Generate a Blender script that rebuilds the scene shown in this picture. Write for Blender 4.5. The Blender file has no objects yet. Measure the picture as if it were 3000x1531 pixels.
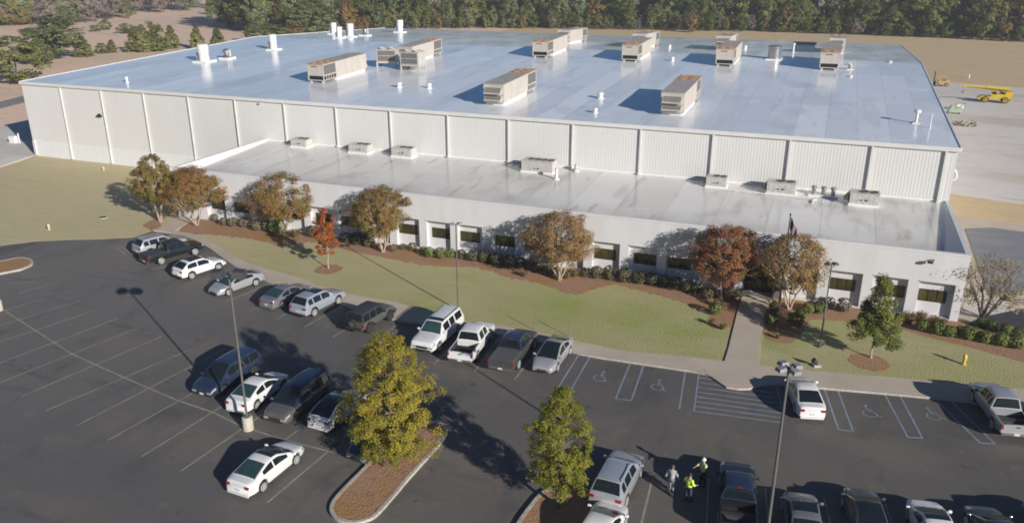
import bpy, bmesh, math, random
import numpy as np
from mathutils import Vector, Matrix
from mathutils.geometry import tessellate_polygon
PI = math.pi
scene = bpy.context.scene
# ------------------------------------------------------------------ camera, world, sun, exposure
CAM = np.array([110.046516, -85.602318, 27.471624])
FPX, PITCH, YAW = 2383.8, .3549, -.3727           # focal length in photo pixels (photo 3000 x 1531)
cd = bpy.data.cameras.new("camera")
cd.sensor_width = 36.0
cd.lens = 36.0 * FPX / 3000.0
cd.clip_start = .5
cd.clip_end = 6000
cam = bpy.data.objects.new("camera", cd)
scene.collection.objects.link(cam)
cam.location = CAM
cam.rotation_euler = (PI / 2 - PITCH, 0, -YAW)
scene.camera = cam

SUN_EL, SUN_AZ = 20.0, -31.0                        # degrees, azimuth counted from +X towards +Y
sdir = Vector((math.cos(math.radians(SUN_AZ)) * math.cos(math.radians(SUN_EL)),
               math.sin(math.radians(SUN_AZ)) * math.cos(math.radians(SUN_EL)), math.sin(math.radians(SUN_EL))))
world = bpy.data.worlds.new("World")
scene.world = world
world.use_nodes = True
wn = world.node_tree
sky = wn.nodes.new("ShaderNodeTexSky")
sky.sky_type = 'NISHITA'
sky.sun_disc = False
sky.sun_elevation = math.radians(SUN_EL)
sky.sun_rotation = math.atan2(sdir.x, sdir.y)
sky.air_density = 1.0
sky.dust_density = .0
sky.ozone_density = 7.0
wn.links.new(sky.outputs[0], wn.nodes["Background"].inputs[0])
wn.nodes["Background"].inputs[1].default_value = .05
sl = bpy.data.lights.new("sun", 'SUN')
sl.energy = 5.0
sl.angle = math.radians(.5)
sl.color = (1.0, .955, .89)
sun = bpy.data.objects.new("sun", sl)
scene.collection.objects.link(sun)
sun.rotation_euler = (-sdir).to_track_quat('-Z', 'Y').to_euler()
vs = scene.view_settings
vs.view_transform = 'Standard'
vs.look = 'None'
vs.exposure = .31
vs.gamma = 1.0
scene.cycles.filter_width = 1.8

# ------------------------------------------------------------------ picture <-> place
_F = np.array([math.sin(YAW) * math.cos(PITCH), math.cos(YAW) * math.cos(PITCH), -math.sin(PITCH)])
_R = np.array([math.cos(YAW), -math.sin(YAW), 0.0])
_U = np.cross(_R, _F)

def at(px, py, z=0.0):
    "point of the photograph (3000 px wide) to the place, on the level z"
    d = _F + _R * ((px - 1500) / FPX) + _U * ((765.5 - py) / FPX)
    p = CAM + d * ((z - CAM[2]) / d[2])
    return Vector((p[0], p[1], z))

def pix(p):
    v = np.array(p) - CAM
    w = v @ _F
    return 1500 + FPX * (v @ _R) / w, 765.5 - FPX * (v @ _U) / w, w

def height_to(base, ypx):
    lo, hi = 0.0, 60.0
    for _ in range(40):
        m = (lo + hi) / 2
        if pix((base[0], base[1], base[2] + m))[1] > ypx: lo = m
        else: hi = m
    return lo

def mpp(base):
    return pix(base)[2] / FPX

def Zm(ox, oy, s):
    return lambda u, v: (ox + u / s, oy + v / s)

# ------------------------------------------------------------------ materials
MATS = {}
def mat(name, c1, c2=None, rough=.6, metal=0, scale=2.0, detail=4, coat=0, bump=0, bscale=None, spec=.5, world=False, fine=None, stretch=None, rvar=0):
    if name in MATS: return MATS[name]
    m = bpy.data.materials.new(name)
    m.use_nodes = True
    nt = m.node_tree
    N, L = nt.nodes, nt.links
    b = N["Principled BSDF"]
    b.inputs["Roughness"].default_value = rough
    b.inputs["Metallic"].default_value = metal
    b.inputs["Coat Weight"].default_value = coat
    b.inputs["Coat Roughness"].default_value = .06
    b.inputs["Specular IOR Level"].default_value = spec
    if c2 is None: c2 = tuple(x * .82 for x in c1)
    if world:
        src = N.new("ShaderNodeNewGeometry").outputs["Position"]
    else:
        src = N.new("ShaderNodeTexCoord").outputs["Object"]
    if stretch:
        mp = N.new("ShaderNodeMapping")
        mp.inputs["Scale"].default_value = stretch
        L.new(src, mp.inputs[0]); src = mp.outputs[0]
    n = N.new("ShaderNodeTexNoise")
    n.inputs["Scale"].default_value = scale
    n.inputs["Detail"].default_value = detail
    n.inputs["Roughness"].default_value = .6
    L.new(src, n.inputs["Vector"])
    mr = N.new("ShaderNodeMapRange")
    mr.inputs[1].default_value = .3; mr.inputs[2].default_value = .7
    L.new(n.outputs[0], mr.inputs[0])
    mx = N.new("ShaderNodeMix"); mx.data_type = 'RGBA'
    mx.inputs[6].default_value = (*c1, 1); mx.inputs[7].default_value = (*c2, 1)
    L.new(mr.outputs[0], mx.inputs[0])
    col = mx.outputs[2]
    if fine:
        n2 = N.new("ShaderNodeTexNoise"); n2.inputs["Scale"].default_value = fine; n2.inputs["Detail"].default_value = 2
        L.new(src, n2.inputs["Vector"])
        m2 = N.new("ShaderNodeMapRange"); m2.inputs[1].default_value = .3; m2.inputs[2].default_value = .7
        m2.inputs[3].default_value = .72; m2.inputs[4].default_value = 1.22
        L.new(n2.outputs[0], m2.inputs[0])
        mm = N.new("ShaderNodeMix"); mm.data_type = 'RGBA'; mm.blend_type = 'MULTIPLY'; mm.inputs[0].default_value = 1
        L.new(col, mm.inputs[6]); L.new(m2.outputs[0], mm.inputs[7]); col = mm.outputs[2]
    L.new(col, b.inputs["Base Color"])
    if rvar:
        r2 = N.new("ShaderNodeMapRange"); r2.inputs[3].default_value = rough; r2.inputs[4].default_value = rough + rvar
        L.new(n.outputs[0], r2.inputs[0]); L.new(r2.outputs[0], b.inputs["Roughness"])
    if bump:
        nb = N.new("ShaderNodeTexNoise"); nb.inputs["Scale"].default_value = bscale or scale * 4; nb.inputs["Detail"].default_value = 3
        L.new(src, nb.inputs["Vector"])
        bp = N.new("ShaderNodeBump"); bp.inputs["Strength"].default_value = bump; bp.inputs["Distance"].default_value = .05
        L.new(nb.outputs[0], bp.inputs["Height"]); L.new(bp.outputs[0], b.inputs["Normal"])
    MATS[name] = m
    return m

def ramp_mat(name, layers, rough=.9, bump=.2, bscale=6, spec=.2):
    """ground colours: layers = [(scale, detail, stretch, lo, hi, colour)], first layer colour is the base"""
    m = bpy.data.materials.new(name); m.use_nodes = True
    nt = m.node_tree; N, L = nt.nodes, nt.links
    b = N["Principled BSDF"]
    b.inputs["Roughness"].default_value = rough
    b.inputs["Specular IOR Level"].default_value = spec
    src = N.new("ShaderNodeNewGeometry").outputs["Position"]
    rgb = N.new("ShaderNodeRGB"); rgb.outputs[0].default_value = (*layers[0], 1)
    col = rgb.outputs[0]
    for lay in layers[1:]:
        if lay[0] == "x":                                           # slow change across the site: ("x", axis, from, to, amount, colour)
            sx = N.new("ShaderNodeSeparateXYZ"); L.new(src, sx.inputs[0])
            r = N.new("ShaderNodeMapRange"); r.inputs[1].default_value = lay[2]; r.inputs[2].default_value = lay[3]; r.inputs[4].default_value = lay[4]
            L.new(sx.outputs[lay[1]], r.inputs[0])
            x = N.new("ShaderNodeMix"); x.data_type = 'RGBA'
            L.new(r.outputs[0], x.inputs[0]); L.new(col, x.inputs[6]); x.inputs[7].default_value = (*lay[5], 1); col = x.outputs[2]
            continue
        (sc, det, st, lo, hi, amt, c) = lay
        mp = N.new("ShaderNodeMapping"); mp.inputs["Scale"].default_value = st[:3]
        if len(st) > 3: mp.inputs["Rotation"].default_value = (0, 0, st[3])
        mp.inputs["Location"].default_value = (sc * 17.3 + lo * 31, det * 3.1 + hi * 7, 0)
        L.new(src, mp.inputs[0])
        n = N.new("ShaderNodeTexNoise"); n.inputs["Scale"].default_value = sc; n.inputs["Detail"].default_value = det
        n.inputs["Roughness"].default_value = .62
        L.new(mp.outputs[0], n.inputs["Vector"])
        r = N.new("ShaderNodeMapRange"); r.inputs[1].default_value = lo; r.inputs[2].default_value = hi; r.inputs[4].default_value = amt
        r.interpolation_type = 'SMOOTHSTEP'
        L.new(n.outputs[0], r.inputs[0])
        x = N.new("ShaderNodeMix"); x.data_type = 'RGBA'
        L.new(r.outputs[0], x.inputs[0]); L.new(col, x.inputs[6]); x.inputs[7].default_value = (*c, 1)
        col = x.outputs[2]
    L.new(col, b.inputs["Base Color"])
    if bump:
        nb = N.new("ShaderNodeTexNoise"); nb.inputs["Scale"].default_value = bscale; nb.inputs["Detail"].default_value = 4
        L.new(src, nb.inputs["Vector"])
        bp = N.new("ShaderNodeBump"); bp.inputs["Strength"].default_value = bump; bp.inputs["Distance"].default_value = .08
        L.new(nb.outputs[0], bp.inputs["Height"]); L.new(bp.outputs[0], b.inputs["Normal"])
    MATS[name] = m
    return m

def leaf_mat(name, c_a, c_b, c_c, trans=.25, rough=.65):
    "leaf colours picked per leaf through the tint attribute, plus a slow drift from tree to tree"
    if name in MATS: return MATS[name]
    m = bpy.data.materials.new(name); m.use_nodes = True
    nt = m.node_tree; N, L = nt.nodes, nt.links
    b = N["Principled BSDF"]; out = N["Material Output"]
    b.inputs["Roughness"].default_value = rough
    b.inputs["Specular IOR Level"].default_value = .08
    a = N.new("ShaderNodeAttribute"); a.attribute_name = "tint"
    oi = N.new("ShaderNodeObjectInfo")
    ad = N.new("ShaderNodeMath"); ad.operation = 'MULTIPLY_ADD'; ad.inputs[1].default_value = .3; 
    L.new(oi.outputs["Random"], ad.inputs[0])
    L.new(a.outputs["Fac"], ad.inputs[2])
    sb = N.new("ShaderNodeMath"); sb.operation = 'SUBTRACT'; sb.inputs[1].default_value = .15
    L.new(ad.outputs[0], sb.inputs[0])
    cr = N.new("ShaderNodeValToRGB")
    e = cr.color_ramp.elements
    e[0].position = 0.0; e[0].color = (*c_a, 1)
    e[1].position = 1.0; e[1].color = (*c_c, 1)
    x = e.new(.5); x.color = (*c_b, 1)
    L.new(sb.outputs[0], cr.inputs[0])
    L.new(cr.outputs[0], b.inputs["Base Color"])
    if trans:
        t = N.new("ShaderNodeBsdfTranslucent"); L.new(cr.outputs[0], t.inputs[0])
        mx = N.new("ShaderNodeMixShader"); mx.inputs[0].default_value = trans
        L.new(b.outputs[0], mx.inputs[1]); L.new(t.outputs[0], mx.inputs[2]); L.new(mx.outputs[0], out.inputs[0])
    MATS[name] = m
    return m

# ------------------------------------------------------------------ mesh helpers
class MB:
    "collects shapes and links them as one mesh object"
    def __init__(s): s.v = []; s.f = []; s.m = []
    def add(s, vs, fs, mi=0):
        o = len(s.v); s.v += [tuple(v) for v in vs]
        s.f += [tuple(i + o for i in f) for f in fs]; s.m += [mi] * len(fs)
    def box(s, a, b, mi=0, M=None):
        x0, y0, z0 = a; x1, y1, z1 = b
        vs = [(x0, y0, z0), (x1, y0, z0), (x1, y1, z0), (x0, y1, z0), (x0, y0, z1), (x1, y0, z1), (x1, y1, z1), (x0, y1, z1)]
        if M: vs = [M @ Vector(v) for v in vs]
        s.add(vs, [(0, 3, 2, 1), (4, 5, 6, 7), (0, 1, 5, 4), (1, 2, 6, 5), (2, 3, 7, 6), (3, 0, 4, 7)], mi)
    def tube(s, pts, rad, n=8, mi=0, cap=True):
        pts = [Vector(p) for p in pts]
        if not hasattr(rad, '__len__'): rad = [rad] * len(pts)
        o = len(s.v); k = len(pts)
        ref = None
        for i, p in enumerate(pts):
            d = (pts[min(i + 1, k - 1)] - pts[max(i - 1, 0)])
            if d.length < 1e-6: d = Vector((0, 0, 1))
            d.normalize()
            if ref is None:
                ref = Vector((1, 0, 0)) if abs(d.x) < .8 else Vector((0, 1, 0))
            u = (ref - d * ref.dot(d)).normalized(); w = d.cross(u); ref = u
            for j in range(n):
                a = 2 * PI * j / n
                q = p + (u * math.cos(a) + w * math.sin(a)) * rad[i]
                s.v.append(tuple(q))
        for i in range(k - 1):
            for j in range(n):
                a = o + i * n + j; b_ = o + i * n + (j + 1) % n
                s.f.append((a, b_, b_ + n, a + n)); s.m.append(mi)
        if cap:
            s.f.append(tuple(o + j for j in reversed(range(n)))); s.m.append(mi)
            s.f.append(tuple(o + (k - 1) * n + j for j in range(n))); s.m.append(mi)
    def lathe(s, prof, n=20, mi=0, c=(0, 0, 0), axis='z', cap=True):
        o = len(s.v)
        for r, z in prof:
            for j in range(n):
                a = 2 * PI * j / n
                if axis == 'z': q = (c[0] + r * math.cos(a), c[1] + r * math.sin(a), c[2] + z)
                else: q = (c[0] + r * math.cos(a), c[1] + z, c[2] + r * math.sin(a))
                s.v.append(q)
        for i in range(len(prof) - 1):
            for j in range(n):
                a = o + i * n + j; b_ = o + i * n + (j + 1) % n
                f = (a, b_, b_ + n, a + n)
                s.f.append(f if axis == 'z' else f[::-1]); s.m.append(mi)
        if not cap: return
        t = tuple(o + (len(prof) - 1) * n + j for j in range(n)); bt = tuple(o + j for j in reversed(range(n)))
        s.f += [t if axis == 'z' else t[::-1], bt if axis == 'z' else bt[::-1]]; s.m += [mi, mi]
    def build(s, name, mats, parent=None, smooth=None, loc=None, rotz=None):
        me = bpy.data.meshes.new(name)
        me.from_pydata(s.v, [], s.f)
        if not isinstance(mats, (list, tuple)): mats = [mats]
        for m in mats: me.materials.append(m)
        if len(mats) > 1: me.polygons.foreach_set("material_index", s.m)
        me.validate(); me.update()
        if smooth is not None:
            me.polygons.foreach_set("use_smooth", [True] * len(me.polygons))
            me.set_sharp_from_angle(angle=math.radians(smooth))
        o = bpy.data.objects.new(name, me)
        scene.collection.objects.link(o)
        if parent: o.parent = parent
        if loc is not None: o.location = loc
        if rotz is not None: o.rotation_euler = (0, 0, rotz)
        return o

def tag(o, label, cat, group=None):
    o["label"] = label; o["category"] = cat
    if group: o["group"] = group
    return o
def struct(o):
    o["kind"] = "structure"; return o
def empty(name, label, cat, loc=(0, 0, 0), rotz=0, group=None):
    o = bpy.data.objects.new(name, None); scene.collection.objects.link(o)
    o.location = loc; o.rotation_euler = (0, 0, rotz); o.empty_display_size = .3
    return tag(o, label, cat, group)
def copy_tree(o, parent=None):
    c = o.copy(); scene.collection.objects.link(c)
    if parent: c.parent = parent
    for ch in list(o.children): copy_tree(ch, c)
    return c
def dup(o, loc, rotz=None, label=None, group=None, scale=None):
    c = copy_tree(o); c.location = loc
    if rotz is not None: c.rotation_euler = (0, 0, rotz)
    if label: c["label"] = label
    if group: c["group"] = group
    if scale is not None: c.scale = scale if hasattr(scale, '__len__') else (scale,) * 3
    return c

def slab(name, pts, z0, z1, m, parent=None):
    "a flat polygon with a real edge down to z0"
    pts = [Vector((p[0], p[1])) for p in pts]
    ar = sum(pts[i].x * pts[(i + 1) % len(pts)].y - pts[(i + 1) % len(pts)].x * pts[i].y for i in range(len(pts)))
    if ar < 0: pts.reverse()
    b = MB(); n = len(pts)
    tri = tessellate_polygon([[Vector((p.x, p.y, 0)) for p in pts]])
    fs = []
    for t in tri:
        a, b_, c = (pts[i] for i in t)
        fs.append(t if (b_ - a).cross(c - a) > 0 else t[::-1])
    b.add([(p.x, p.y, z1) for p in pts], fs)
    if z1 > z0:
        vs = [(p.x, p.y, z1) for p in pts] + [(p.x, p.y, z0) for p in pts]
        b.add(vs, [(i, i + n, (i + 1) % n + n, (i + 1) % n) for i in range(n)])
    return b.build(name, m, parent)

def smooth_line(pts, k=6):
    "Catmull-Rom through the points"
    pts = [Vector(p) for p in pts]; out = []
    for i in range(len(pts) - 1):
        p0, p1, p2, p3 = pts[max(i - 1, 0)], pts[i], pts[i + 1], pts[min(i + 2, len(pts) - 1)]
        for j in range(k):
            t = j / k
            out.append(.5 * ((2 * p1) + (p2 - p0) * t + (2 * p0 - 5 * p1 + 4 * p2 - p3) * t * t + (3 * p1 - p0 - 3 * p2 + p3) * t ** 3))
    out.append(pts[-1]); return out

def strip_mb(b, pts, width, z, h=0, mi=0):
    "flat band along a line (a painted line, or a kerb when h > 0)"
    P = [Vector((p[0], p[1])) for p in pts]
    for i in range(len(P) - 1):
        a, c = P[i], P[i + 1]; d = (c - a)
        if d.length < 1e-4: continue
        d.normalize(); n = Vector((-d.y, d.x)) * width / 2
        q = [a - n, c - n, c + n, a + n]
        b.add([(v.x, v.y, z) for v in q], [(0, 1, 2, 3)], mi)

def kerb(name, pts, width, z0, z1, m, closed=False):
    P = [Vector((p[0], p[1])) for p in pts]; n = len(P); b = MB()
    L, R = [], []
    for i in range(n):
        if closed: d = P[(i + 1) % n] - P[i - 1]
        else: d = P[min(i + 1, n - 1)] - P[max(i - 1, 0)]
        d.normalize(); nn = Vector((-d.y, d.x)) * width / 2
        L.append(P[i] + nn); R.append(P[i] - nn)
    vs = []
    for i in range(n):
        vs += [(R[i].x, R[i].y, z0), (R[i].x, R[i].y, z1), (L[i].x, L[i].y, z1), (L[i].x, L[i].y, z0)]
    fs = []
    for i in range(n if closed else n - 1):
        a, c = i * 4, ((i + 1) % n) * 4
        for k in range(3): fs.append((a + k, c + k, c + k + 1, a + k + 1))
    if not closed: fs += [(3, 2, 1, 0), tuple((n - 1) * 4 + k for k in range(4))]
    b.add(vs, fs)
    return b.build(name, m)
# ------------------------------------------------------------------ shared materials
WHITE_METAL = mat("white_painted_metal", (.66, .65, .62), (.60, .59, .56), rough=.45, scale=.8)
WALL_RIB = mat("ribbed_wall_panel", (.645, .632, .605), (.61, .598, .57), rough=.5, scale=.35, stretch=(1, 1, .25))
WALL_BASE = mat("painted_block_base", (.70, .70, .69), (.65, .65, .64), rough=.7, scale=1.2, bump=.1)
STUCCO = mat("painted_annex_wall", (.63, .62, .62), (.555, .545, .54), rough=.75, scale=.8, detail=6, bump=.06, bscale=14, stretch=(1, 1, .18))
CAPWHITE = mat("white_coping", (.70, .69, .68), (.62, .61, .60), rough=.4, scale=2)
TRIM_GREY = mat("grey_trim", (.50, .49, .47), (.44, .43, .41), rough=.5)
DARK_FRAME = mat("dark_bronze_frame", (.030, .026, .02), (.02, .018, .015), rough=.4)
WIN_GLASS = mat("tinted_window_glass", (.105, .088, .03), (.022, .02, .011), rough=.05, scale=.55, spec=.6)
_nt = WIN_GLASS.node_tree; _b = _nt.nodes["Principled BSDF"]; _src = _b.inputs["Base Color"].links[0].from_socket
_oi = _nt.nodes.new("ShaderNodeObjectInfo"); _hr = _nt.nodes.new("ShaderNodeMapRange"); _hr.inputs[3].default_value = .35; _hr.inputs[4].default_value = 1.15
_nt.links.new(_oi.outputs["Random"], _hr.inputs[0])
_mx = _nt.nodes.new("ShaderNodeMix"); _mx.data_type = 'RGBA'; _mx.blend_type = 'MULTIPLY'; _mx.inputs[0].default_value = 1
_nt.links.new(_src, _mx.inputs[6]); _nt.links.new(_hr.outputs[0], _mx.inputs[7]); _nt.links.new(_mx.outputs[2], _b.inputs["Base Color"])
BLACK = mat("black_recess", (.008, .008, .009), (.012, .012, .012), rough=.6)
CONC = mat("concrete_paving", (.50, .42, .335), (.42, .35, .275), rough=.9, scale=.35, world=True, bump=.1)
KERB = mat("concrete_kerb", (.46, .42, .37), (.36, .33, .29), rough=.9, scale=.9, fine=8, world=True)
CREAM_CONC = mat("cream_concrete", (.50, .45, .37), (.42, .38, .31), rough=.85, scale=3, fine=20, bump=.1)
GALV = mat("galvanised_metal", (.36, .36, .37), (.27, .27, .28), rough=.4, metal=.7, scale=4)
POLE_PAINT = mat("weathered_pole_paint", (.125, .115, .107), (.10, .092, .085), rough=.55, scale=3)
DARK_POLE = mat("dark_bronze_pole", (.045, .038, .034), (.03, .026, .024), rough=.4, scale=3)
HEAD_BRONZE = mat("bronze_lamp_head", (.06, .055, .055), (.045, .04, .042), rough=.5, scale=3)
HEAD_GREY = mat("pale_grey_lamp_head", (.25, .24, .255), (.21, .20, .21), rough=.45, scale=3)
UNIT_BEIGE = mat("weathered_beige_cabinet", (.52, .475, .42), (.43, .385, .34), rough=.55, scale=.9, stretch=(2, 2, .4))
UNIT_GREY = mat("pale_grey_cabinet", (.52, .50, .46), (.43, .41, .38), rough=.5, scale=1.5, fine=7)
UNIT_TOP = mat("grey_cabinet_top", (.40, .375, .345), (.33, .30, .27), rough=.6, scale=.8, fine=5)
RUST = mat("rusty_top_panel", (.38, .155, .06), (.42, .32, .23), rough=.8, scale=1.6, detail=6)
LOUVRE = mat("dark_louvre", (.09, .082, .075), (.055, .05, .046), rough=.6, scale=6)
COIL = mat("condenser_coil", (.17, .16, .145), (.11, .105, .10), rough=.5, scale=5, stretch=(6, 6, 1))
CURBW = mat("white_roof_curb", (.78, .77, .75), (.70, .69, .67), rough=.4, scale=2)

def roof_mat(name, base, alt, dirt, rough, seam, spec, low=None, joint=.5):
    m = bpy.data.materials.new(name); m.use_nodes = True
    nt = m.node_tree; N, L = nt.nodes, nt.links; b = N["Principled BSDF"]
    src = N.new("ShaderNodeNewGeometry").outputs["Position"]
    def noise(sc, st, det=3):
        mp = N.new("ShaderNodeMapping"); mp.inputs["Scale"].default_value = st; L.new(src, mp.inputs[0])
        n = N.new("ShaderNodeTexNoise"); n.inputs["Scale"].default_value = sc; n.inputs["Detail"].default_value = det
        L.new(mp.outputs[0], n.inputs["Vector"]); return n.outputs[0]
    def rng(x, lo, hi, a=0, c=1):
        r = N.new("ShaderNodeMapRange"); r.inputs[1].default_value = lo; r.inputs[2].default_value = hi
        r.inputs[3].default_value = a; r.inputs[4].default_value = c; L.new(x, r.inputs[0]); return r.outputs[0]
    def mix(f, a, c, mode='MIX'):
        x = N.new("ShaderNodeMix"); x.data_type = 'RGBA'; x.blend_type = mode
        if hasattr(f, 'links'): L.new(f, x.inputs[0])
        else: x.inputs[0].default_value = f
        for s, v in ((6, a), (7, c)):
            if hasattr(v, 'links'): L.new(v, x.inputs[s])
            else: x.inputs[s].default_value = (*v, 1)
        return x.outputs[2]
    # membrane sheets laid side by side, each a touch different
    mp = N.new("ShaderNodeMapping"); mp.inputs["Scale"].default_value = (1 / seam, .05, 1); L.new(src, mp.inputs[0])
    vor = N.new("ShaderNodeTexWhiteNoise"); vor.noise_dimensions = '2D'
    sep = N.new("ShaderNodeVectorMath"); sep.operation = 'FLOOR'; L.new(mp.outputs[0], sep.inputs[0]); L.new(sep.outputs[0], vor.inputs["Vector"])
    col = mix(rng(vor.outputs["Value"], 0, 1, 0, .75), base, alt)
    col = mix(rng(noise(.05, (1, .6, 1), 4), .42, .72, 0, .35), col, alt)
    col = mix(rng(noise(.22, (1.6, .35, 1), 5), .56, .74, 0, .45 if not low else .75), col, dirt)
    # scuffs, dried puddles and grime
    col = mix(rng(noise(.09, (1.2, .8, 1), 6), .58, .66, 0, .35 if not low else .6), col, dirt)
    col = mix(rng(noise(.9, (1, .25, 1), 5), .60, .74, 0, .45 if not low else .7), col, dirt)
    col = mix(rng(noise(.35, (.8, .8, 1), 6), .63, .70, 0, .6), col, base)
    if low:
        sy = N.new("ShaderNodeSeparateXYZ"); L.new(src, sy.inputs[0])
        ed = N.new("ShaderNodeMath"); ed.operation = 'MULTIPLY'
        L.new(rng(sy.outputs[1], low[0], low[1]), ed.inputs[0]); L.new(rng(noise(.25, (1, 1, 1), 5), .3, .65), ed.inputs[1])
        col = mix(ed.outputs[0], col, dirt)
    # seams between the sheets
    fr = N.new("ShaderNodeVectorMath"); fr.operation = 'FRACTION'; L.new(mp.outputs[0], fr.inputs[0])
    sx = N.new("ShaderNodeSeparateXYZ"); L.new(fr.outputs[0], sx.inputs[0])
    col = mix(rng(sx.outputs[0], .05, .0, 0, joint), col, dirt)
    L.new(col, b.inputs["Base Color"])
    L.new(rng(noise(.3, (1, .4, 1), 4), .3, .7, rough + .02, rough + .10), b.inputs["Roughness"])
    b.inputs["Specular IOR Level"].default_value = spec
    nb = N.new("ShaderNodeTexNoise"); nb.inputs["Scale"].default_value = .5; L.new(src, nb.inputs["Vector"])
    bp = N.new("ShaderNodeBump"); bp.inputs["Strength"].default_value = .05; bp.inputs["Distance"].default_value = .05
    L.new(nb.outputs[0], bp.inputs["Height"]); L.new(bp.outputs[0], b.inputs["Normal"])
    return m
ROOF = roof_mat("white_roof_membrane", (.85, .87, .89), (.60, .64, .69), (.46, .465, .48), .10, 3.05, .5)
ROOF2 = roof_mat("annex_roof_membrane", (.68, .66, .63), (.54, .52, .49), (.29, .265, .235), .13, 4.6, .5, low=(-10, -17.5), joint=.35)

# ------------------------------------------------------------------ ground
GROUND = ramp_mat("dry_field_soil", [(.76, .54, .40),
    (.008, 4, (1, 1, 1), .42, .6, .8, (.56, .45, .32)), (.012, 5, (1, 2.5, 1, .3), .5, .7, .6, (.66, .53, .41)),
    (.06, 5, (1, 3, 1, .5), .5, .75, .5, (.47, .34, .26)), (.6, 5, (1, 1, 1), .45, .75, .35, (.30, .25, .15))], bump=.3, bscale=1.5)
g = MB(); g.add([(-1500, -400, -.06), (1500, -400, -.06), (1500, 1800, -.06), (-1500, 1800, -.06)], [(0, 1, 2, 3)])
struct(g.build("ground", GROUND))

ASPHALT = ramp_mat("parking_asphalt", [(.128, .115, .103),
    (.03, 4, (1, 1, 1), .40, .62, .9, (.098, .090, .084)), ("x", 0, 112, 42, .55, (.19, .177, .168)), (.07, 5, (1, 2.0, 1, .35), .48, .70, .75, (.175, .15, .125)),  # x layer: distance haze and vignette painted in, paler towards the left
    (.13, 5, (2.2, .8, 1, .2), .52, .72, .7, (.078, .073, .070)), (.25, 6, (.5, 3, 1, .9), .56, .70, .6, (.088, .082, .077)),
    (.45, 6, (1, 1, 1), .58, .72, .55, (.195, .172, .15)), (.75, 5, (1, 1, 1), .63, .73, .75, (.045, .043, .041)),
    (2.2, 5, (1.6, .8, 1, .5), .60, .75, .65, (.24, .22, .195)), (14, 3, (1, 1, 1), .35, .75, .35, (.078, .073, .068))], rough=.65, bump=.2, bscale=20, spec=.35)
struct(slab("parking_lot", [(-60, -170), (280, -170), (280, -20), (-60, -20)], -.2, 0.0, ASPHALT))

LAWN = ramp_mat("lawn_grass", [(.375, .355, .16),
    (.035, 5, (1, 1.4, 1), .45, .64, .6, (.44, .40, .215)), (.08, 6, (1, 2, 1, .2), .50, .68, .7, (.48, .41, .24)),
    (.055, 5, (1, 1.3, 1), .50, .66, .9, (.28, .335, .085)), ("x", 0, 78, 42, .8, (.56, .465, .30)), (.09, 5, (1, 2.5, 1, .3), .52, .72, .45, (.43, .39, .21)),
    (.5, 6, (.6, 2.6, 1, .35), .5, .74, .5, (.34, .295, .145)),
    (1.6, 5, (1, 1, 1), .55, .75, .5, (.49, .42, .27)), (7, 4, (1, 1, 1), .38, .72, .45, (.31, .275, .135))], bump=.7, bscale=9)
FIELD2 = ramp_mat("olive_field_grass", [(.56, .42, .25),
    (.02, 5, (1, 3, 1), .45, .66, .8, (.56, .41, .27)), (.06, 5, (1, 4, 1), .5, .7, .6, (.42, .36, .20)), (.7, 5, (1, 1, 1), .45, .75, .35, (.36, .30, .17))], bump=.4, bscale=3)
GRAVEL = ramp_mat("yard_gravel", [(.60, .56, .52),
    (.03, 5, (1, 2, 1), .45, .65, .7, (.46, .40, .33)), (.07, 5, (1, 3, 1, .2), .54, .7, .7, (.42, .345, .255)), (.5, 5, (1, 1, 1), .5, .75, .4, (.42, .39, .36))], bump=.3, bscale=5)
MULCH = ramp_mat("pine_straw_mulch", [(.375, .225, .145),
    (.25, 5, (1, 1, 1), .45, .65, .6, (.36, .21, .04)), (1.6, 5, (1, 1, 1), .5, .7, .7, (.27, .15, .09)), (12, 4, (1, 1, 1), .4, .7, .5, (.25, .14, .085))], bump=1, bscale=10)
DRIVE = ramp_mat("driveway_asphalt", [(.20, .20, .215),
    (.08, 5, (.5, 4, 1, .1), .45, .65, .8, (.26, .255, .26)), (.5, 5, (1, 1, 1), .5, .7, .4, (.15, .15, .16))], rough=.7, bump=.1, bscale=12, spec=.4)

za, zb, zc, zd = Zm(340, 640, 5.152), Zm(740, 800, 5.152), Zm(1180, 870, 4.954), Zm(2000, 1020, 2.573)
ze = Zm(2000, 510, 2.576); zf = Zm(1000, 510, 2.576); zg = Zm(0, 510, 2.576); zh = Zm(0, 1020, 2.573); zi = Zm(1000, 1020, 2.573); zj = Zm(2500, 550, 5.152)
zk = Zm(0, 740, 5.152); zl = Zm(1700, 1290, 3.963); zm_ = Zm(2200, 1290, 3.22); zn = Zm(2500, 780, 5.152); zo = Zm(2000, 780, 5.152); zp = Zm(560, 1020, 4.293)
# kerb line (lot side) and the lawn side of the pavement, left to right
curb_px = [za(560, 170), za(880, 215), za(1050, 262), za(1320, 380), za(1560, 545), za(1790, 705), za(2200, 900), zb(500, 205), zb(900, 330), zb(1330, 440), zb(1500, 505), zb(2150, 690), zc(900, 460), zc(1380, 520), zc(1990, 640), zi(1800, 35), zi(2180, 97), zi(2573, 155), zd(170, 187), zd(330, 255), zd(500, 268), zd(800, 268), zd(1030, 290), zd(1500, 330), zd(1790, 357), zd(2140, 395), (2880, 1181), (3000, 1192), (3300, 1222), (3700, 1262)]
walk_px = [za(880, 212), za(1080, 235), za(1330, 330), za(1620, 500), za(1830, 640), za(2200, 770), zb(420, 20), zb(700, 100), zb(1000, 215), zb(1400, 330), zb(1700, 392), zb(2100, 452), zc(900, 372), zc(1400, 440), zc(2050, 560), zc(2576, 680), zi(2100, 33), zd(0, 76), zd(310, 112)]
walk2_px = [zd(565, 140), zd(1000, 188), zd(1740, 250), zd(2573, 325), (3300, 1178), (3700, 1215)]
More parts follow.
